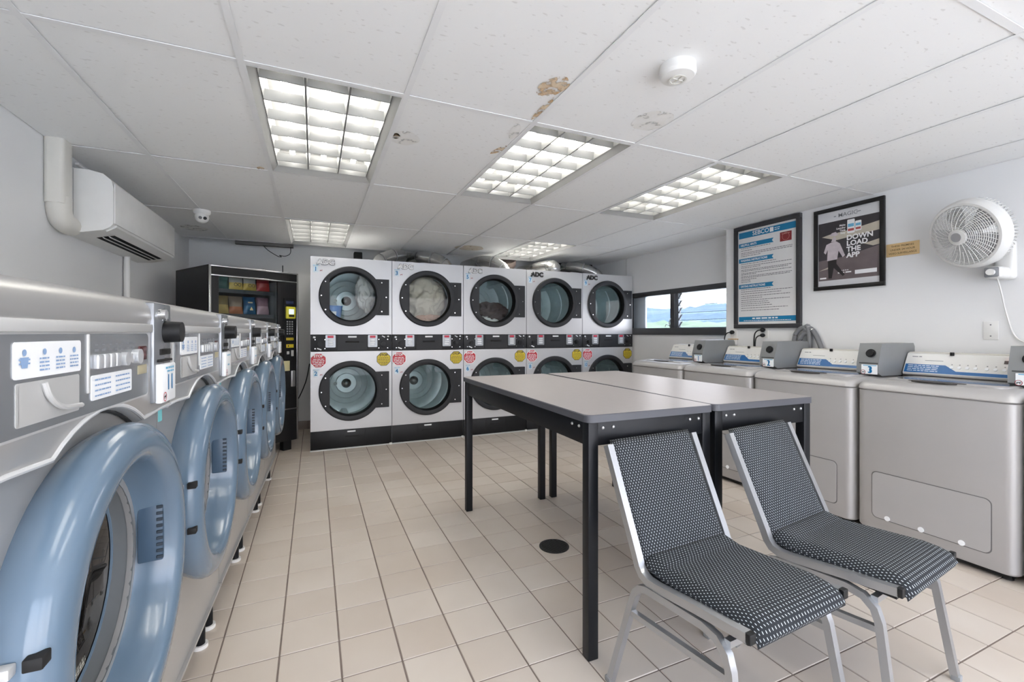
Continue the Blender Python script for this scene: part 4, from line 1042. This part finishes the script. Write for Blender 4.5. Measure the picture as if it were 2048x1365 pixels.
pc = thing('pipe_cover', 'ivory pipe cover running down from the ceiling beside the air conditioner', 'pipe cover', (XL, 3.14, 0))
part('cover_duct', MB().rbox(0.0, 0.085, -0.055, 0.055, 1.86, 2.2, 0.022, seg=3, edges='z'), ivory_plastic, pc)
part('cover_elbow', MB().tube(bez([(0.045, 0, 1.9), (0.045, 0, 1.83), (0.045, 0.03, 1.785), (0.045, 0.085, 1.772), (0.045, 0.13, 1.77)]), 0.052, 16), ivory_plastic, pc)
tag(part('drain_pipe', MB().cyl((XL + 0.025, 4.15, 1.0), 0.02, 0.74, 'z', 12), white_plastic), 'thin white pipe dropping from the air conditioner', 'pipe')
tag(part('mounting_strip', MB().rbox(XL + 0.03, XL + 0.05, 3.35, 3.7, 2.14, 2.155, 0.003), white_plastic, None, (0, 0, 0)), 'white strip between air conditioner and ceiling', 'trim')
sc_ = thing('security_camera', 'small white dome security camera on the ceiling near the air conditioner', 'camera', (-0.846, 4.42, ZC))
part('camera_base', MB().lathe([(0.0001, 0), (0.062, 0), (0.062, -0.02), (0.05, -0.035), (0.0001, -0.035)], (0, 0, 0), 'z', 28), white_plastic, sc_)
part('camera_ball', MB().sphere((0, 0, -0.055), 0.05, 24), white_plastic, sc_)
cd_ = Vector((0.35, -1, -0.35)).normalized(); cs = cd_.cross(Vector((0, 0, 1))).normalized()
for nm, k, rr in (('camera_lens', -0.014, 0.013), ('camera_led', 0.018, 0.012)):
    c0 = Vector((0, 0, -0.055)) + cs * k
    part(nm, MB().tube([c0 + cd_ * 0.035, c0 + cd_ * 0.052], rr, 16), black_plastic if k < 0 else mat('led_grey', '5a5c60', 0.2), sc_)
sd_ = thing('smoke_detector', 'round white smoke detector on the ceiling', 'smoke detector', (1.264, 1.305, ZC))
part('detector_body', MB().lathe([(0.0001, 0.004), (0.066, 0.004), (0.068, -0.028), (0.06, -0.04), (0.03, -0.046), (0.0001, -0.046)], (0, 0, 0), 'z', 40), white_plastic, sd_)
part('detector_ring', MB().lathe([(0.03, -0.046), (0.032, -0.05), (0.026, -0.05), (0.026, -0.046)], (0, 0, 0), 'z', 28).box(-0.026, 0.026, -0.002, 0.002, -0.05, -0.045).box(-0.002, 0.002, -0.026, 0.026, -0.05, -0.045), ivory_plastic, sd_)

# ------------------------------------------------------------------ right wall: posters, plaque, fan, plates
def wall_thing(name, label, cat, y, z): return thing(name, label, cat, (XR, y, z), -PI / 2)
# laundry instruction poster (local x to the right, z up, front at negative y)
PWd, PHt = 0.65, 0.965
po = wall_thing('framed_poster', 'framed white and blue laundry instruction poster next to the window', 'poster', 3.105, 1.222)
fr = MB(); k = 0.038
for (a, b, c, d) in ((0, PWd, 0, k), (0, PWd, PHt - k, PHt), (0, k, k, PHt - k), (PWd - k, PWd, k, PHt - k)): fr.rbox(a, b, -0.03, 0, c, d, 0.003)
part('frame', fr, mat('frame_charcoal', '37373a', 0.45), po)
sh = part('sheet', MB().box(k, PWd - k, -0.012, -0.004, k, PHt - k), mat('poster_paper', 'e3e2e1', 0.35), po)
bl = MB(); y = -0.0126; x0, x1 = k + 0.008, PWd - k - 0.006
pb = mat('poster_blue', '147aa8', 0.4)
bl.rect(x0, x1, PHt - k - 0.075, PHt - k - 0.018, y)
for zc in (0.785, 0.64, 0.395): bl.poly([(x0, zc - 0.02), (0.40, zc - 0.02), (0.385, zc), (0.40, zc + 0.02), (x0, zc + 0.02)], y)
bl.rect(x0, x1, 0.062, 0.108, y)
parts('blue_banner', bl, pb, sh, recalc=False)
part('red_seal', MB().rect(0.46, 0.565, 0.755, 0.835, y), mat('seal_red', '8f3235', 0.5), sh, recalc=False)
part('seal_print', lines_mb(MB().lathe([(0.03, 0), (0.033, 0)], (0.5125, y - 0.0006, 0.795), 'y', 24), 0.475, 0.55, 0.82, 0.006, 0, y - 0.0006), mat('seal_pale', 'c98f86', 0.5), sh, recalc=False)
text('SEBCO', 0.055, print_white, sh, (0.275, y - 0.0012, PHt - k - 0.046), bold=0.0007)
part('logo_square', MB().rect(0.365, 0.4, PHt - k - 0.066, PHt - k - 0.026, y - 0.001), print_white, sh, recalc=False)
part('logo_print', lines_mb(lines_mb(MB(), 0.41, 0.46, PHt - k - 0.038, 0.006, 0, y - 0.001), 0.41, 0.455, PHt - k - 0.054, 0.006, 0, y - 0.001), print_white, sh, recalc=False)
for s, z, sx_ in (('HELPFUL HINTS', 0.785, 0.85), ('WASHING INSTRUCTIONS', 0.64, 0.82), ('DRYING INSTRUCTIONS', 0.395, 0.82)):
    text(s, 0.028, print_white, sh, (x0 + 0.02, y - 0.001, z), bold=0.0006, align='LEFT', sx=sx_)
pr = MB(); rr = random.Random(3)
zz = 0.757
for z, w in ((.755, .3), (.735, .12), (.713, .5), (.699, .5), (.683, .2), (.607, .36), (.587, .5), (.572, .2), (.552, .5), (.54, .46), (.52, .5), (.508, .16), (.49, .5), (.478, .48), (.462, .16), (.45, .1), (.436, .1),
             (.365, .3), (.345, .5), (.325, .4), (.303, .48), (.285, .22), (.265, .48), (.247, .28), (.23, .3), (.212, .32), (.19, .46), (.168, .38)):
    lines_mb(pr, x0 + 0.025, x0 + 0.025 + w, z, 0.0055, 0, y, rr)
part('fine_print', pr, mat('fine_print', '75757a', 0.5), sh, recalc=False)
part('footer_print', lines_mb(lines_mb(MB(), 0.19, 0.44, 0.092, 0.012, 0, y - 0.001), 0.1, 0.56, 0.072, 0.005, 0, y - 0.001), print_white, sh, recalc=False)
# advertising poster
PWd, PHt = 0.495, 0.645
po = wall_thing('framed_poster', 'black-framed brown photo poster reading DOWNLOAD THE APP', 'poster', 2.351, 1.519)
fr = MB(); k = 0.03
for (a, b, c, d) in ((0, PWd, 0, k), (0, PWd, PHt - k, PHt), (0, k, k, PHt - k), (PWd - k, PWd, k, PHt - k)): fr.rbox(a, b, -0.022, 0, c, d, 0.002)
part('frame', fr, mat('frame_black', '151516', 0.35), po)
sh = part('sheet', MB().box(k, PWd - k, -0.01, -0.004, k, PHt - k), mat('poster_white', 'd6d6d8', 0.35), po)
y = -0.0106
x0, x1, z0, z1 = k + 0.004, PWd - k - 0.004, 0.075, 0.535
part('photo_ground', MB().rect(x0, x1, z0, z1, y), mat('photo_brown', '6f6465', 0.4, noise_amt=0.35, noise_scale=9), sh, recalc=False)
part('photo_wall', MB().poly([(x0, 0.235), (x0 + 0.2, 0.25), (x1, 0.30), (x1, z1), (x0, z1)], y - 0.0005), mat('photo_dark', '39363a', 0.4, noise_amt=0.35, noise_scale=12), sh, recalc=False)
parts('photo_awning', MB().poly([(0.06, 0.425), (0.17, 0.385), (x1, 0.41), (x1, 0.475), (0.28, 0.448), (0.12, 0.437)], y - 0.001).poly([(x0, 0.155), (0.11, 0.18), (0.17, 0.19), (0.10, 0.165)], y - 0.001).poly([(0.36, 0.325), (x1, 0.345), (x1, 0.305), (0.42, 0.3)], y - 0.001), mat('photo_cream', 'c3bbab', 0.5, noise_amt=0.15, noise_scale=20), sh, recalc=False)
fg = mat('photo_shirt', 'c9bfc4', 0.5, noise_amt=0.25, noise_scale=25)
part('photo_figure', MB().poly([(0.10, 0.23), (0.175, 0.235), (0.185, 0.30), (0.215, 0.245), (0.232, 0.258), (0.195, 0.355), (0.17, 0.375), (0.13, 0.372), (0.095, 0.36), (0.075, 0.30), (0.09, 0.285), (0.105, 0.32)], y - 0.0016)
     .poly([(0.118, 0.425), (0.135, 0.445), (0.165, 0.45), (0.185, 0.425), (0.16, 0.418)], y - 0.0016).poly([(0.13, 0.375), (0.14, 0.40), (0.155, 0.415), (0.168, 0.4), (0.165, 0.375)], y - 0.0014), fg, sh, recalc=False)
part('photo_trousers', MB().poly([(0.105, 0.23), (0.17, 0.235), (0.17, 0.2), (0.23, 0.11), (0.215, 0.1), (0.15, 0.17), (0.135, 0.09), (0.11, 0.09)], y - 0.0013), mat('photo_trousers', '2b2829', 0.5), sh, recalc=False)
text('MAGIC', 0.042, print_grey, sh, (0.25, y, 0.573), bold=0.0003, sx=1.05)
part('caption_print', lines_mb(lines_mb(MB(), 0.15, 0.175, 0.572, 0.007, 0, y), 0.31, 0.35, 0.575, 0.006, 0, y), print_grey, sh, recalc=False)
for s, z in (('DOWN', 0.387), ('LOAD', 0.343), ('THE', 0.297), ('APP', 0.252)):
    text(s, 0.052, print_white, sh, (0.243, y - 0.003, z), bold=0.0018, align='LEFT', sx=1.02)
for s, z in (('Make', 0.492), ('Laundry', 0.472), ('Time', 0.452), ('Easy', 0.432)):
    text(s, 0.02, print_white, sh, (0.235, y - 0.003, z), bold=0.0006, align='RIGHT')
ph = MB().prism(rrect(0.248, 0.30, 0.42, 0.525, 0.007), y - 0.003, y - 0.002, 'xz').prism(rrect(0.303, 0.345, 0.43, 0.505, 0.006), y - 0.003, y - 0.002, 'xz')
parts('phone_shape', ph, print_white, sh)
parts('phone_blue', MB().rect(0.253, 0.295, 0.468, 0.492, y - 0.0036).rect(0.307, 0.341, 0.468, 0.487, y - 0.0036), print_lightblue, sh, recalc=False)
parts('phone_red', MB().rect(0.253, 0.295, 0.437, 0.455, y - 0.0036).rect(0.307, 0.341, 0.44, 0.456, y - 0.0036), mat('phone_red', 'b4524e', 0.5), sh, recalc=False)
part('bottom_print', lines_mb(lines_mb(lines_mb(MB(), 0.2, 0.255, 0.143, 0.006, 0, y - 0.001), 0.18, 0.275, 0.127, 0.01, 0, y - 0.001), 0.045, 0.11, 0.095, 0.012, 0, y - 0.001).rect(0.3, 0.445, 0.105, 0.135, y - 0.001), print_white, sh, recalc=False)
# brass plaque
pl = wall_thing('brass_plaque', 'small brass sign about video surveillance beside the app poster', 'sign', 1.852, 1.717)
part('plate', MB().rbox(0, 0.193, -0.006, -0.001, 0, 0.091, 0.002), brass, pl)
for s, z in (('THESE PREMISES', 0.07), ('UNDER 24 HOUR', 0.045), ('VIDEO SURVEILLANCE', 0.02)):
    text(s, 0.019, mat('engraving', '6b5330', 0.6), pl, (0.097, -0.0066, z), bold=0.0002, sx=0.98 if z > 0.03 else 0.86)
# blank plate
bp_ = wall_thing('blank_wall_plate', 'blank white wall plate below the fan', 'wall plate', 1.344, 1.138)
part('plate', MB().rbox(0, 0.067, -0.006, 0, 0, 0.112, 0.003), white_plastic, bp_)
part('screws', MB().cyl((0.0335, -0.0075, 0.09), 0.004, 0.003, 'y', 8).cyl((0.0335, -0.0075, 0.022), 0.004, 0.003, 'y', 8), print_grey, bp_)
# fan
fn = thing('wall_fan', 'white round wall fan with domed grille, high on the right wall', 'fan', (XR, 1.24, 1.62))
part('bracket', MB().rbox(-0.05, 0, -0.045, 0.045, -0.13, 0.1, 0.02, seg=3).rbox(-0.16, -0.02, -0.028, 0.05, -0.125, -0.055, 0.02, seg=3).tube(bez([(-0.05, 0.0, 0.06), (-0.1, 0.03, 0.1), (-0.13, 0.06, 0.14)]), 0.03, 12), white_plastic, fn)
part('knob_plate', MB().rbox(-0.166, -0.158, -0.018, 0.042, -0.118, -0.062, 0.006), mat('knob_plate', '8a8c90', 0.4), fn)
part('knob', MB().cyl((-0.185, 0.012, -0.09), 0.018, 0.022, 'x', 20), white_plastic, fn)
part('cord', MB().tube(bez([(-0.1, 0.01, -0.12), (-0.05, 0.01, -0.2), (-0.02, 0.0, -0.32), (-0.012, -0.03, -0.45), (-0.012, -0.08, -0.5), (-0.012, -0.2, -0.56)]), 0.004, 6), white_plastic, fn)
hd = Matrix.Translation((-0.19, 0.085, 0.15)) @ Vector((-1, 0.32, -0.30)).to_track_quat('Y', 'Z').to_matrix().to_4x4() @ Matrix.Scale(0.92, 4)   # local +y points out of the grille
R = 0.215
g = MB()
def dome(r_): return 0.065 + 0.05 * (1 - (r_ / 0.19) ** 2) if r_ < 0.19 else 0.065
for k in range(15):
    r_ = 0.055 + k * 0.0095
    g.lathe([(r_ + 0.0018, dome(r_)), (r_, dome(r_) + 0.0022), (r_ - 0.0018, dome(r_)), (r_, dome(r_) - 0.0022), (r_ + 0.0018, dome(r_))], (0, 0, 0), 'y', 48)
for k in range(40):
    a = 2 * PI * k / 40; pts = []
    for q in range(6):
        r_ = (0.05 if k % 2 == 0 else 0.1) + (0.192 - (0.05 if k % 2 == 0 else 0.1)) * q / 5; aa = a + 0.35 * (r_ - 0.05) / 0.14
        pts.append((r_ * math.cos(aa), dome(r_) + 0.002, r_ * math.sin(aa)))
    g.tube(pts, 0.0019, 4)
g.lathe([(0.19, 0.06), (0.192, 0.07), (0.205, 0.068), (0.217, 0.055), (0.222, 0.03), (0.222, 0.012), (0.216, 0.012), (0.2, 0.05)], (0, 0, 0), 'y', 64)
g.lathe([(0.0001, 0.122), (0.03, 0.121), (0.036, 0.12), (0.05, 0.117), (0.052, 0.108), (0.03, 0.105)], (0, 0, 0), 'y', 36)
part('front_grille', g.xf(hd), white_plastic, fn)
part('grille_badge', MB().cyl((0, 0.1215, 0), 0.029, 0.003, 'y', 28).xf(hd), mat('badge_grey', 'a9a9ab', 0.35), fn)
g = MB()
for k in range(64):
    a = 2 * PI * k / 64; pts = [(0.222 * math.cos(a), 0.012, 0.222 * math.sin(a)), (0.218 * math.cos(a), -0.03, 0.218 * math.sin(a)), (0.17 * math.cos(a), -0.062, 0.17 * math.sin(a)), (0.07 * math.cos(a), -0.08, 0.07 * math.sin(a))]
    g.tube(pts, 0.0022, 4)
g.lathe([(0.222, 0.014), (0.225, 0.01), (0.222, 0.006)], (0, 0, 0), 'y', 48)
part('rear_grille', g.xf(hd), white_plastic, fn)
part('motor', MB().lathe([(0.0001, -0.01), (0.05, -0.01), (0.07, -0.07), (0.06, -0.15), (0.035, -0.17), (0.0001, -0.17)], (0, 0, 0), 'y', 28).xf(hd), white_plastic, fn)
part('fan_hub', MB().cyl((0, 0.0, 0), 0.032, 0.055, 'y', 24).xf(hd), mat('fan_blade_grey', 'c2c3c5', 0.4), fn)
for k in range(5):
    a0 = 2 * PI * k / 5; vs = []; fs = []
    for q in range(6):
        r_ = 0.03 + 0.15 * q / 5
        for s_ in range(5):
            a = a0 + (s_ / 4 - 0.5) * (0.75 + 0.25 * math.sin(PI * q / 5)); yy = 0.02 + (s_ / 4) * 0.03
            vs.append((r_ * math.cos(a), yy, r_ * math.sin(a)))
    for q in range(5):
        for s_ in range(4): fs.append((q * 5 + s_, q * 5 + s_ + 1, q * 5 + s_ + 6, q * 5 + s_ + 5))
    part('fan_blade', MB().add(vs, fs).xf(hd), mat('fan_blade_grey', 'c2c3c5', 0.4), fn)
# plugs and hoses behind the top-load washers
def plug(label, y, z, bend, box=False):
    t = wall_thing('power_plug', label, 'plug', y, z)
    part('outlet_plate', MB().rbox(-0.035, 0.035, -0.004, 0, -0.055, 0.055, 0.002), white_plastic, t)
    part('plug_body', MB().sphere((0, -0.028, 0.02), 0.024, 14, sx=1.0, sz=0.8), black_plastic, t)
    part('plug_cord', MB().tube(bez([(-0.01, -0.04, 0.02), (-0.04, -0.05, 0.01), (-0.065, -0.05, -0.03), (-0.07, -0.05, -0.14), (-0.07, -0.05, -0.3)]), 0.0055, 8), black_plastic, t)
    return t
plug('black plug in the wall outlet left of the poster corner, above meter 1', 3.125, 1.165, 0)
plug('upper black plug below the instruction poster, above meter 2', 2.80, 1.185, 0)
t = wall_thing('power_plug', 'lower black plug below the instruction poster, above meter 2', 'plug', 2.80, 1.145)
part('plug_body', MB().sphere((0, -0.028, 0.012), 0.022, 14, sz=0.8), black_plastic, t)
part('plug_cord', MB().tube(bez([(-0.01, -0.04, 0.012), (-0.035, -0.05, 0.0), (-0.055, -0.05, -0.04), (-0.06, -0.05, -0.2)]), 0.0055, 8), black_plastic, t)
wb_ = wall_thing('wall_box', 'small white box with a wooden edge under the left plug', 'wall box', 3.16, 1.06)
part('box_body', MB().rbox(0, 0.075, -0.03, 0, 0, 0.055, 0.003), white_plastic, wb_); part('box_edge', MB().rbox(-0.01, 0.085, -0.034, 0, 0.055, 0.062, 0.001), mat('wood_edge', 'b9925a', 0.6), wb_)
hose_m = mat('grey_hose', '77787b', 0.5, noise_amt=0.1)
def hose(label, pts, r=0.018):
    P = bez([(3.724 - px * 0.3, y, z) for px, y, z in pts], 8)
    o = tag(part('drain_hose', MB().tube(P, r, 12), hose_m, angle=80), label, 'hose', 'washer hoses at the wall')
    part('hose_clamp', MB().tube([P[len(P) // 3], P[len(P) // 3 + 1]], r * 1.12, 12), chrome, o)
hose('leftmost thick grey hose looping over beside meter 2', [(0.05, 2.50, 0.9), (0.05, 2.50, 1.12), (0.05, 2.475, 1.19), (0.04, 2.43, 1.222), (0.03, 2.39, 1.20)])
hose('inner grey hose arching inside the hose bundle', [(0.06, 2.46, 0.9), (0.06, 2.455, 1.09), (0.06, 2.44, 1.15), (0.05, 2.40, 1.18), (0.04, 2.37, 1.16)])
hose('middle grey hose hanging straight down behind washer 3', [(0.02, 2.42, 1.19), (0.03, 2.395, 1.235), (0.04, 2.38, 1.19), (0.045, 2.375, 1.08), (0.045, 2.37, 0.9)], 0.02)
hose('rightmost grey hose slanting down to the right behind washer 3', [(0.02, 2.40, 1.20), (0.03, 2.37, 1.215), (0.04, 2.33, 1.17), (0.045, 2.29, 1.08), (0.045, 2.25, 0.95)], 0.019)

# ------------------------------------------------------------------ tables
def make_table():
    r = thing('folding_table', '', 'table')
    W, L, H = 0.607, 1.53, 0.886       # local x width, y length away from the viewer
    tp = MB()
    o0 = rounded_outline(0, W, 0, L, 0.03, 0.03, 5); i0 = rounded_outline(0.003, W - 0.003, 0.003, L - 0.003, 0.028, 0.028, 5)
    loft(tp, [[(x, y, H - 0.028) for x, y in o0], [(x, y, H - 0.003) for x, y in o0], [(x, y, H) for x, y in i0]], True, False)
    tp.add([(x, y, H) for x, y in i0], [tuple(range(len(i0)))], 1)
    part('table_top', tp, [table_edge_m, table_top_m], r)
    e = 0.012
    for x in (e, W - e - 0.042):
        for y in (e, L - e - 0.042):
            lg = part('leg', MB().rbox(x, x + 0.042, y, y + 0.042, 0.0, H - 0.03, 0.003), black_metal, r)
    for y in (e + 0.004, L - e - 0.03): part('apron', MB().rbox(e + 0.042, W - e - 0.042, y, y + 0.026, H - 0.115, H - 0.03, 0.002), black_metal, r)
    for x in (e + 0.004, W - e - 0.03): part('apron', MB().rbox(x, x + 0.026, e + 0.042, L - e - 0.042, H - 0.115, H - 0.03, 0.002), black_metal, r)
    bo = MB()
    for x in (0.075, 0.12, W - 0.12, W - 0.075): bo.sphere((x, e + 0.003, H - 0.052), 0.007, 10)
    for y in (0.08, 0.13): bo.sphere((e + 0.003, y, H - 0.052), 0.006, 10)
    part('bolts', bo, steel, r)
    return r
t1 = make_table(); t2 = copy_tree(t1)
t1.location = (0.886, 1.345, 0); t1.rotation_euler = (0, 0, math.radians(-0.8))
t2.location = (1.50, 1.342, 0); t2.rotation_euler = (0, 0, math.radians(-1.6))
tag(t1, 'left of the two grey-topped black tables, its leg nearest the floor drain', 'table', 'black folding tables pushed together')
tag(t2, 'right of the two grey-topped black tables, nearer the top-load washers', 'table', 'black folding tables pushed together')

# ------------------------------------------------------------------ chairs
def cushion(profile_mid, thick, w, dome_amt, name, m, nseg=14):
    """slab following a centre line (y,z) list, width w along x, rounded and domed; uv in metres"""
    n = len(profile_mid); P = [Vector((0, a, b)) for a, b in profile_mid]
    ring = []
    vs = []; uvs = []
    arc = [0]
    for i in range(1, n): arc.append(arc[-1] + (P[i] - P[i - 1]).length)
    nu = nseg
    for side in (1, -1):
        for i in range(n):
            t = (P[min(i + 1, n - 1)] - P[max(i - 1, 0)]).normalized(); nv = Vector((0, -t.z, t.y))
            ee = min(arc[i], arc[-1] - arc[i]); edge_v = 1 - max(0, 1 - ee / 0.03) ** 2
            for j in range(nu + 1):
                u = j / nu * 2 - 1; x = u * w / 2
                eu = 1 - max(0, 1 - (1 - abs(u)) * w / 2 / 0.03) ** 2
                th = thick * math.sqrt(max(0.0, eu)) * math.sqrt(max(0.0, edge_v))
                d = (th + dome_amt * (1 - u * u) * max(0.0, math.sin(PI * arc[i] / arc[-1])) ** 0.7) if side > 0 else -th * 0.55
                p = P[i] + nv * d
                vs.append((x, p.y, p.z)); uvs.append((x * 1.0 + (0.35 if side < 0 else 0) + (0.02 * (1 - eu)) * (1 if u > 0 else -1), arc[i]))
    fs = []; N1 = n * (nu + 1)
    for i in range(n - 1):
        for j in range(nu):
            a = i * (nu + 1) + j; q = (a, a + 1, a + nu + 2, a + nu + 1)
            fs.append(q); fs.append(tuple(k + N1 for k in q[::-1]))
    me = bpy.data.meshes.new(name); me.from_pydata(vs, [], fs); me.materials.append(m)
    ul = me.uv_layers.new(name='UVMap')
    for lp in me.loops: ul.data[lp.index].uv = uvs[lp.vertex_index]
    bm = bmesh.new(); bm.from_mesh(me); bmesh.ops.remove_doubles(bm, verts=bm.verts, dist=1e-5); bmesh.ops.recalc_face_normals(bm, faces=bm.faces); bm.to_mesh(me); bm.free()
    for p in me.polygons: p.use_smooth = True
    return me
def lerp_path(pts, step=0.02):
    out = []
    for a, b in zip(pts[:-1], pts[1:]):
        a = Vector(a); b = Vector(b); n = max(1, int((b - a).length / step))
        out += [tuple(a + (b - a) * k / n) for k in range(n)]
    out.append(tuple(pts[-1])); return out
def make_chair():
    """local: y=0 at the front ends of the seat rails, +y to the back, x centred"""
    r = thing('stacking_chair', '', 'chair')
    hw = 0.207
    rail = [(0, 0.0, 0.43), (0, 0.15, 0.418), (0, 0.30, 0.402), (0, 0.335, 0.402), (0, 0.362, 0.412), (0, 0.378, 0.432), (0, 0.39, 0.462), (0, 0.46, 0.62), (0, 0.532, 0.785)]
    leg = [(0, 0.482, 0.0), (0, 0.40, 0.30), (0, 0.385, 0.345), (0, 0.365, 0.368), (0, 0.335, 0.377), (0, 0.25, 0.382), (0, 0.13, 0.388), (0, 0.085, 0.38), (0, 0.055, 0.355), (0, 0.042, 0.32), (0, -0.005, 0.0)]
    for s in (-1, 1):
        part('side_rail', MB().tube([(s * hw + p[0], p[1], p[2]) for p in rail], 0.0125, square=True, up=(1, 0, 0)), chair_metal, r, angle=50)
        part('rail_cap', MB().rbox(s * hw - 0.0125, s * hw + 0.0125, -0.012, 0.004, 0.4165, 0.4435, 0.003), black_plastic, r)
        sp_ = lambda z: s * (hw + 0.004 + 0.03 * (0.4 - z) / 0.4)
        lf = part('leg_frame', MB().tube([(sp_(p[2]), p[1], p[2]) for p in leg], 0.011, square=True, up=(1, 0, 0)), chair_metal, r, angle=50)
        part('stretcher', MB().tube([(sp_(0.28), 0.405, 0.275), (sp_(0.3), 0.04, 0.30)], 0.009, square=True, up=(1, 0, 0)), chair_metal, r)
        bu = MB()
        for (y, z) in ((0.455, 0.1), (0.428, 0.2)): bu.sphere((s * (hw + 0.02 + 0.0), y + 0.008, z), 0.008, 10)
        parts('stacking_bumper', bu, rubber, r)
        for (y, z) in ((0.483, 0.0), (-0.006, 0.0)):
            part('foot_tip', MB().rbox(sp_(0) - 0.0125, sp_(0) + 0.0125, y - 0.013, y + 0.013, 0.0, 0.02, 0.003), mat('foot_grey', '8d8f90', 0.5), r)
    parts('cross_bar', MB().tube([(-hw, 0.06, 0.378), (hw, 0.06, 0.378)], 0.009, square=True).tube([(-hw, 0.34, 0.38), (hw, 0.34, 0.38)], 0.009, square=True), chair_metal, r)
    bk = lerp_path([(0.366, 0.43), (0.392, 0.475), (0.46, 0.625), (0.53, 0.782), (0.542, 0.80)][::-1])
    ob('backrest', cushion(bk, 0.024, 2 * hw - 0.02, 0.012, 'backrest', fabric_m), r)
    stp = lerp_path([(0.385, 0.445), (0.3, 0.428), (0.15, 0.436), (0.06, 0.441), (0.02, 0.437), (0.0, 0.43), (-0.012, 0.418), (-0.016, 0.405)], 0.012)
    ob('seat', cushion(stp, 0.046, 2 * hw - 0.022, 0.014, 'seat', fabric_m), r)
    part('seat_base', MB().box(-hw + 0.012, hw - 0.012, 0.01, 0.36, 0.398, 0.412), black_plastic, r)
    return r
c1 = make_chair(); c2 = copy_tree(c1)
c1.location = (1.186, 0.787, 0); c1.rotation_euler = (0, 0, math.radians(3.5))
c2.location = (1.755, 0.76, 0); c2.rotation_euler = (0, 0, math.radians(7))
tag(c1, 'left of the two dotted black chairs, in front of the table leg', 'chair', 'dotted stacking chairs')
tag(c2, 'right of the two dotted black chairs, nearer the top-load washers', 'chair', 'dotted stacking chairs')

# ------------------------------------------------------------------ floor drain
dn = thing('floor_drain', 'round dark metal drain grate set in the floor tiles', 'drain', (1.212, 2.17, 0.001))
part('drain_rim', MB().lathe([(0.082, -0.002), (0.082, 0.003), (0.072, 0.003), (0.07, -0.001)], (0, 0, 0), 'z', 36), mat('drain_iron', '2b2b2b', 0.45, 0.5), dn)
part('drain_pit', MB().disc((0, 0, 0.0006), 0.072, 'z', 32), dark_hole, dn)
for k in range(9):
    x = -0.06 + k * 0.015; l = math.sqrt(max(0.0, 0.071 ** 2 - x * x))
    part('grate_bar', MB().rbox(x - 0.0035, x + 0.0035, -l, l, 0.0008, 0.003, 0.0008, seg=1), mat('drain_iron', '2b2b2b', 0.45, 0.5), dn, rot=(0, 0, 0.35))
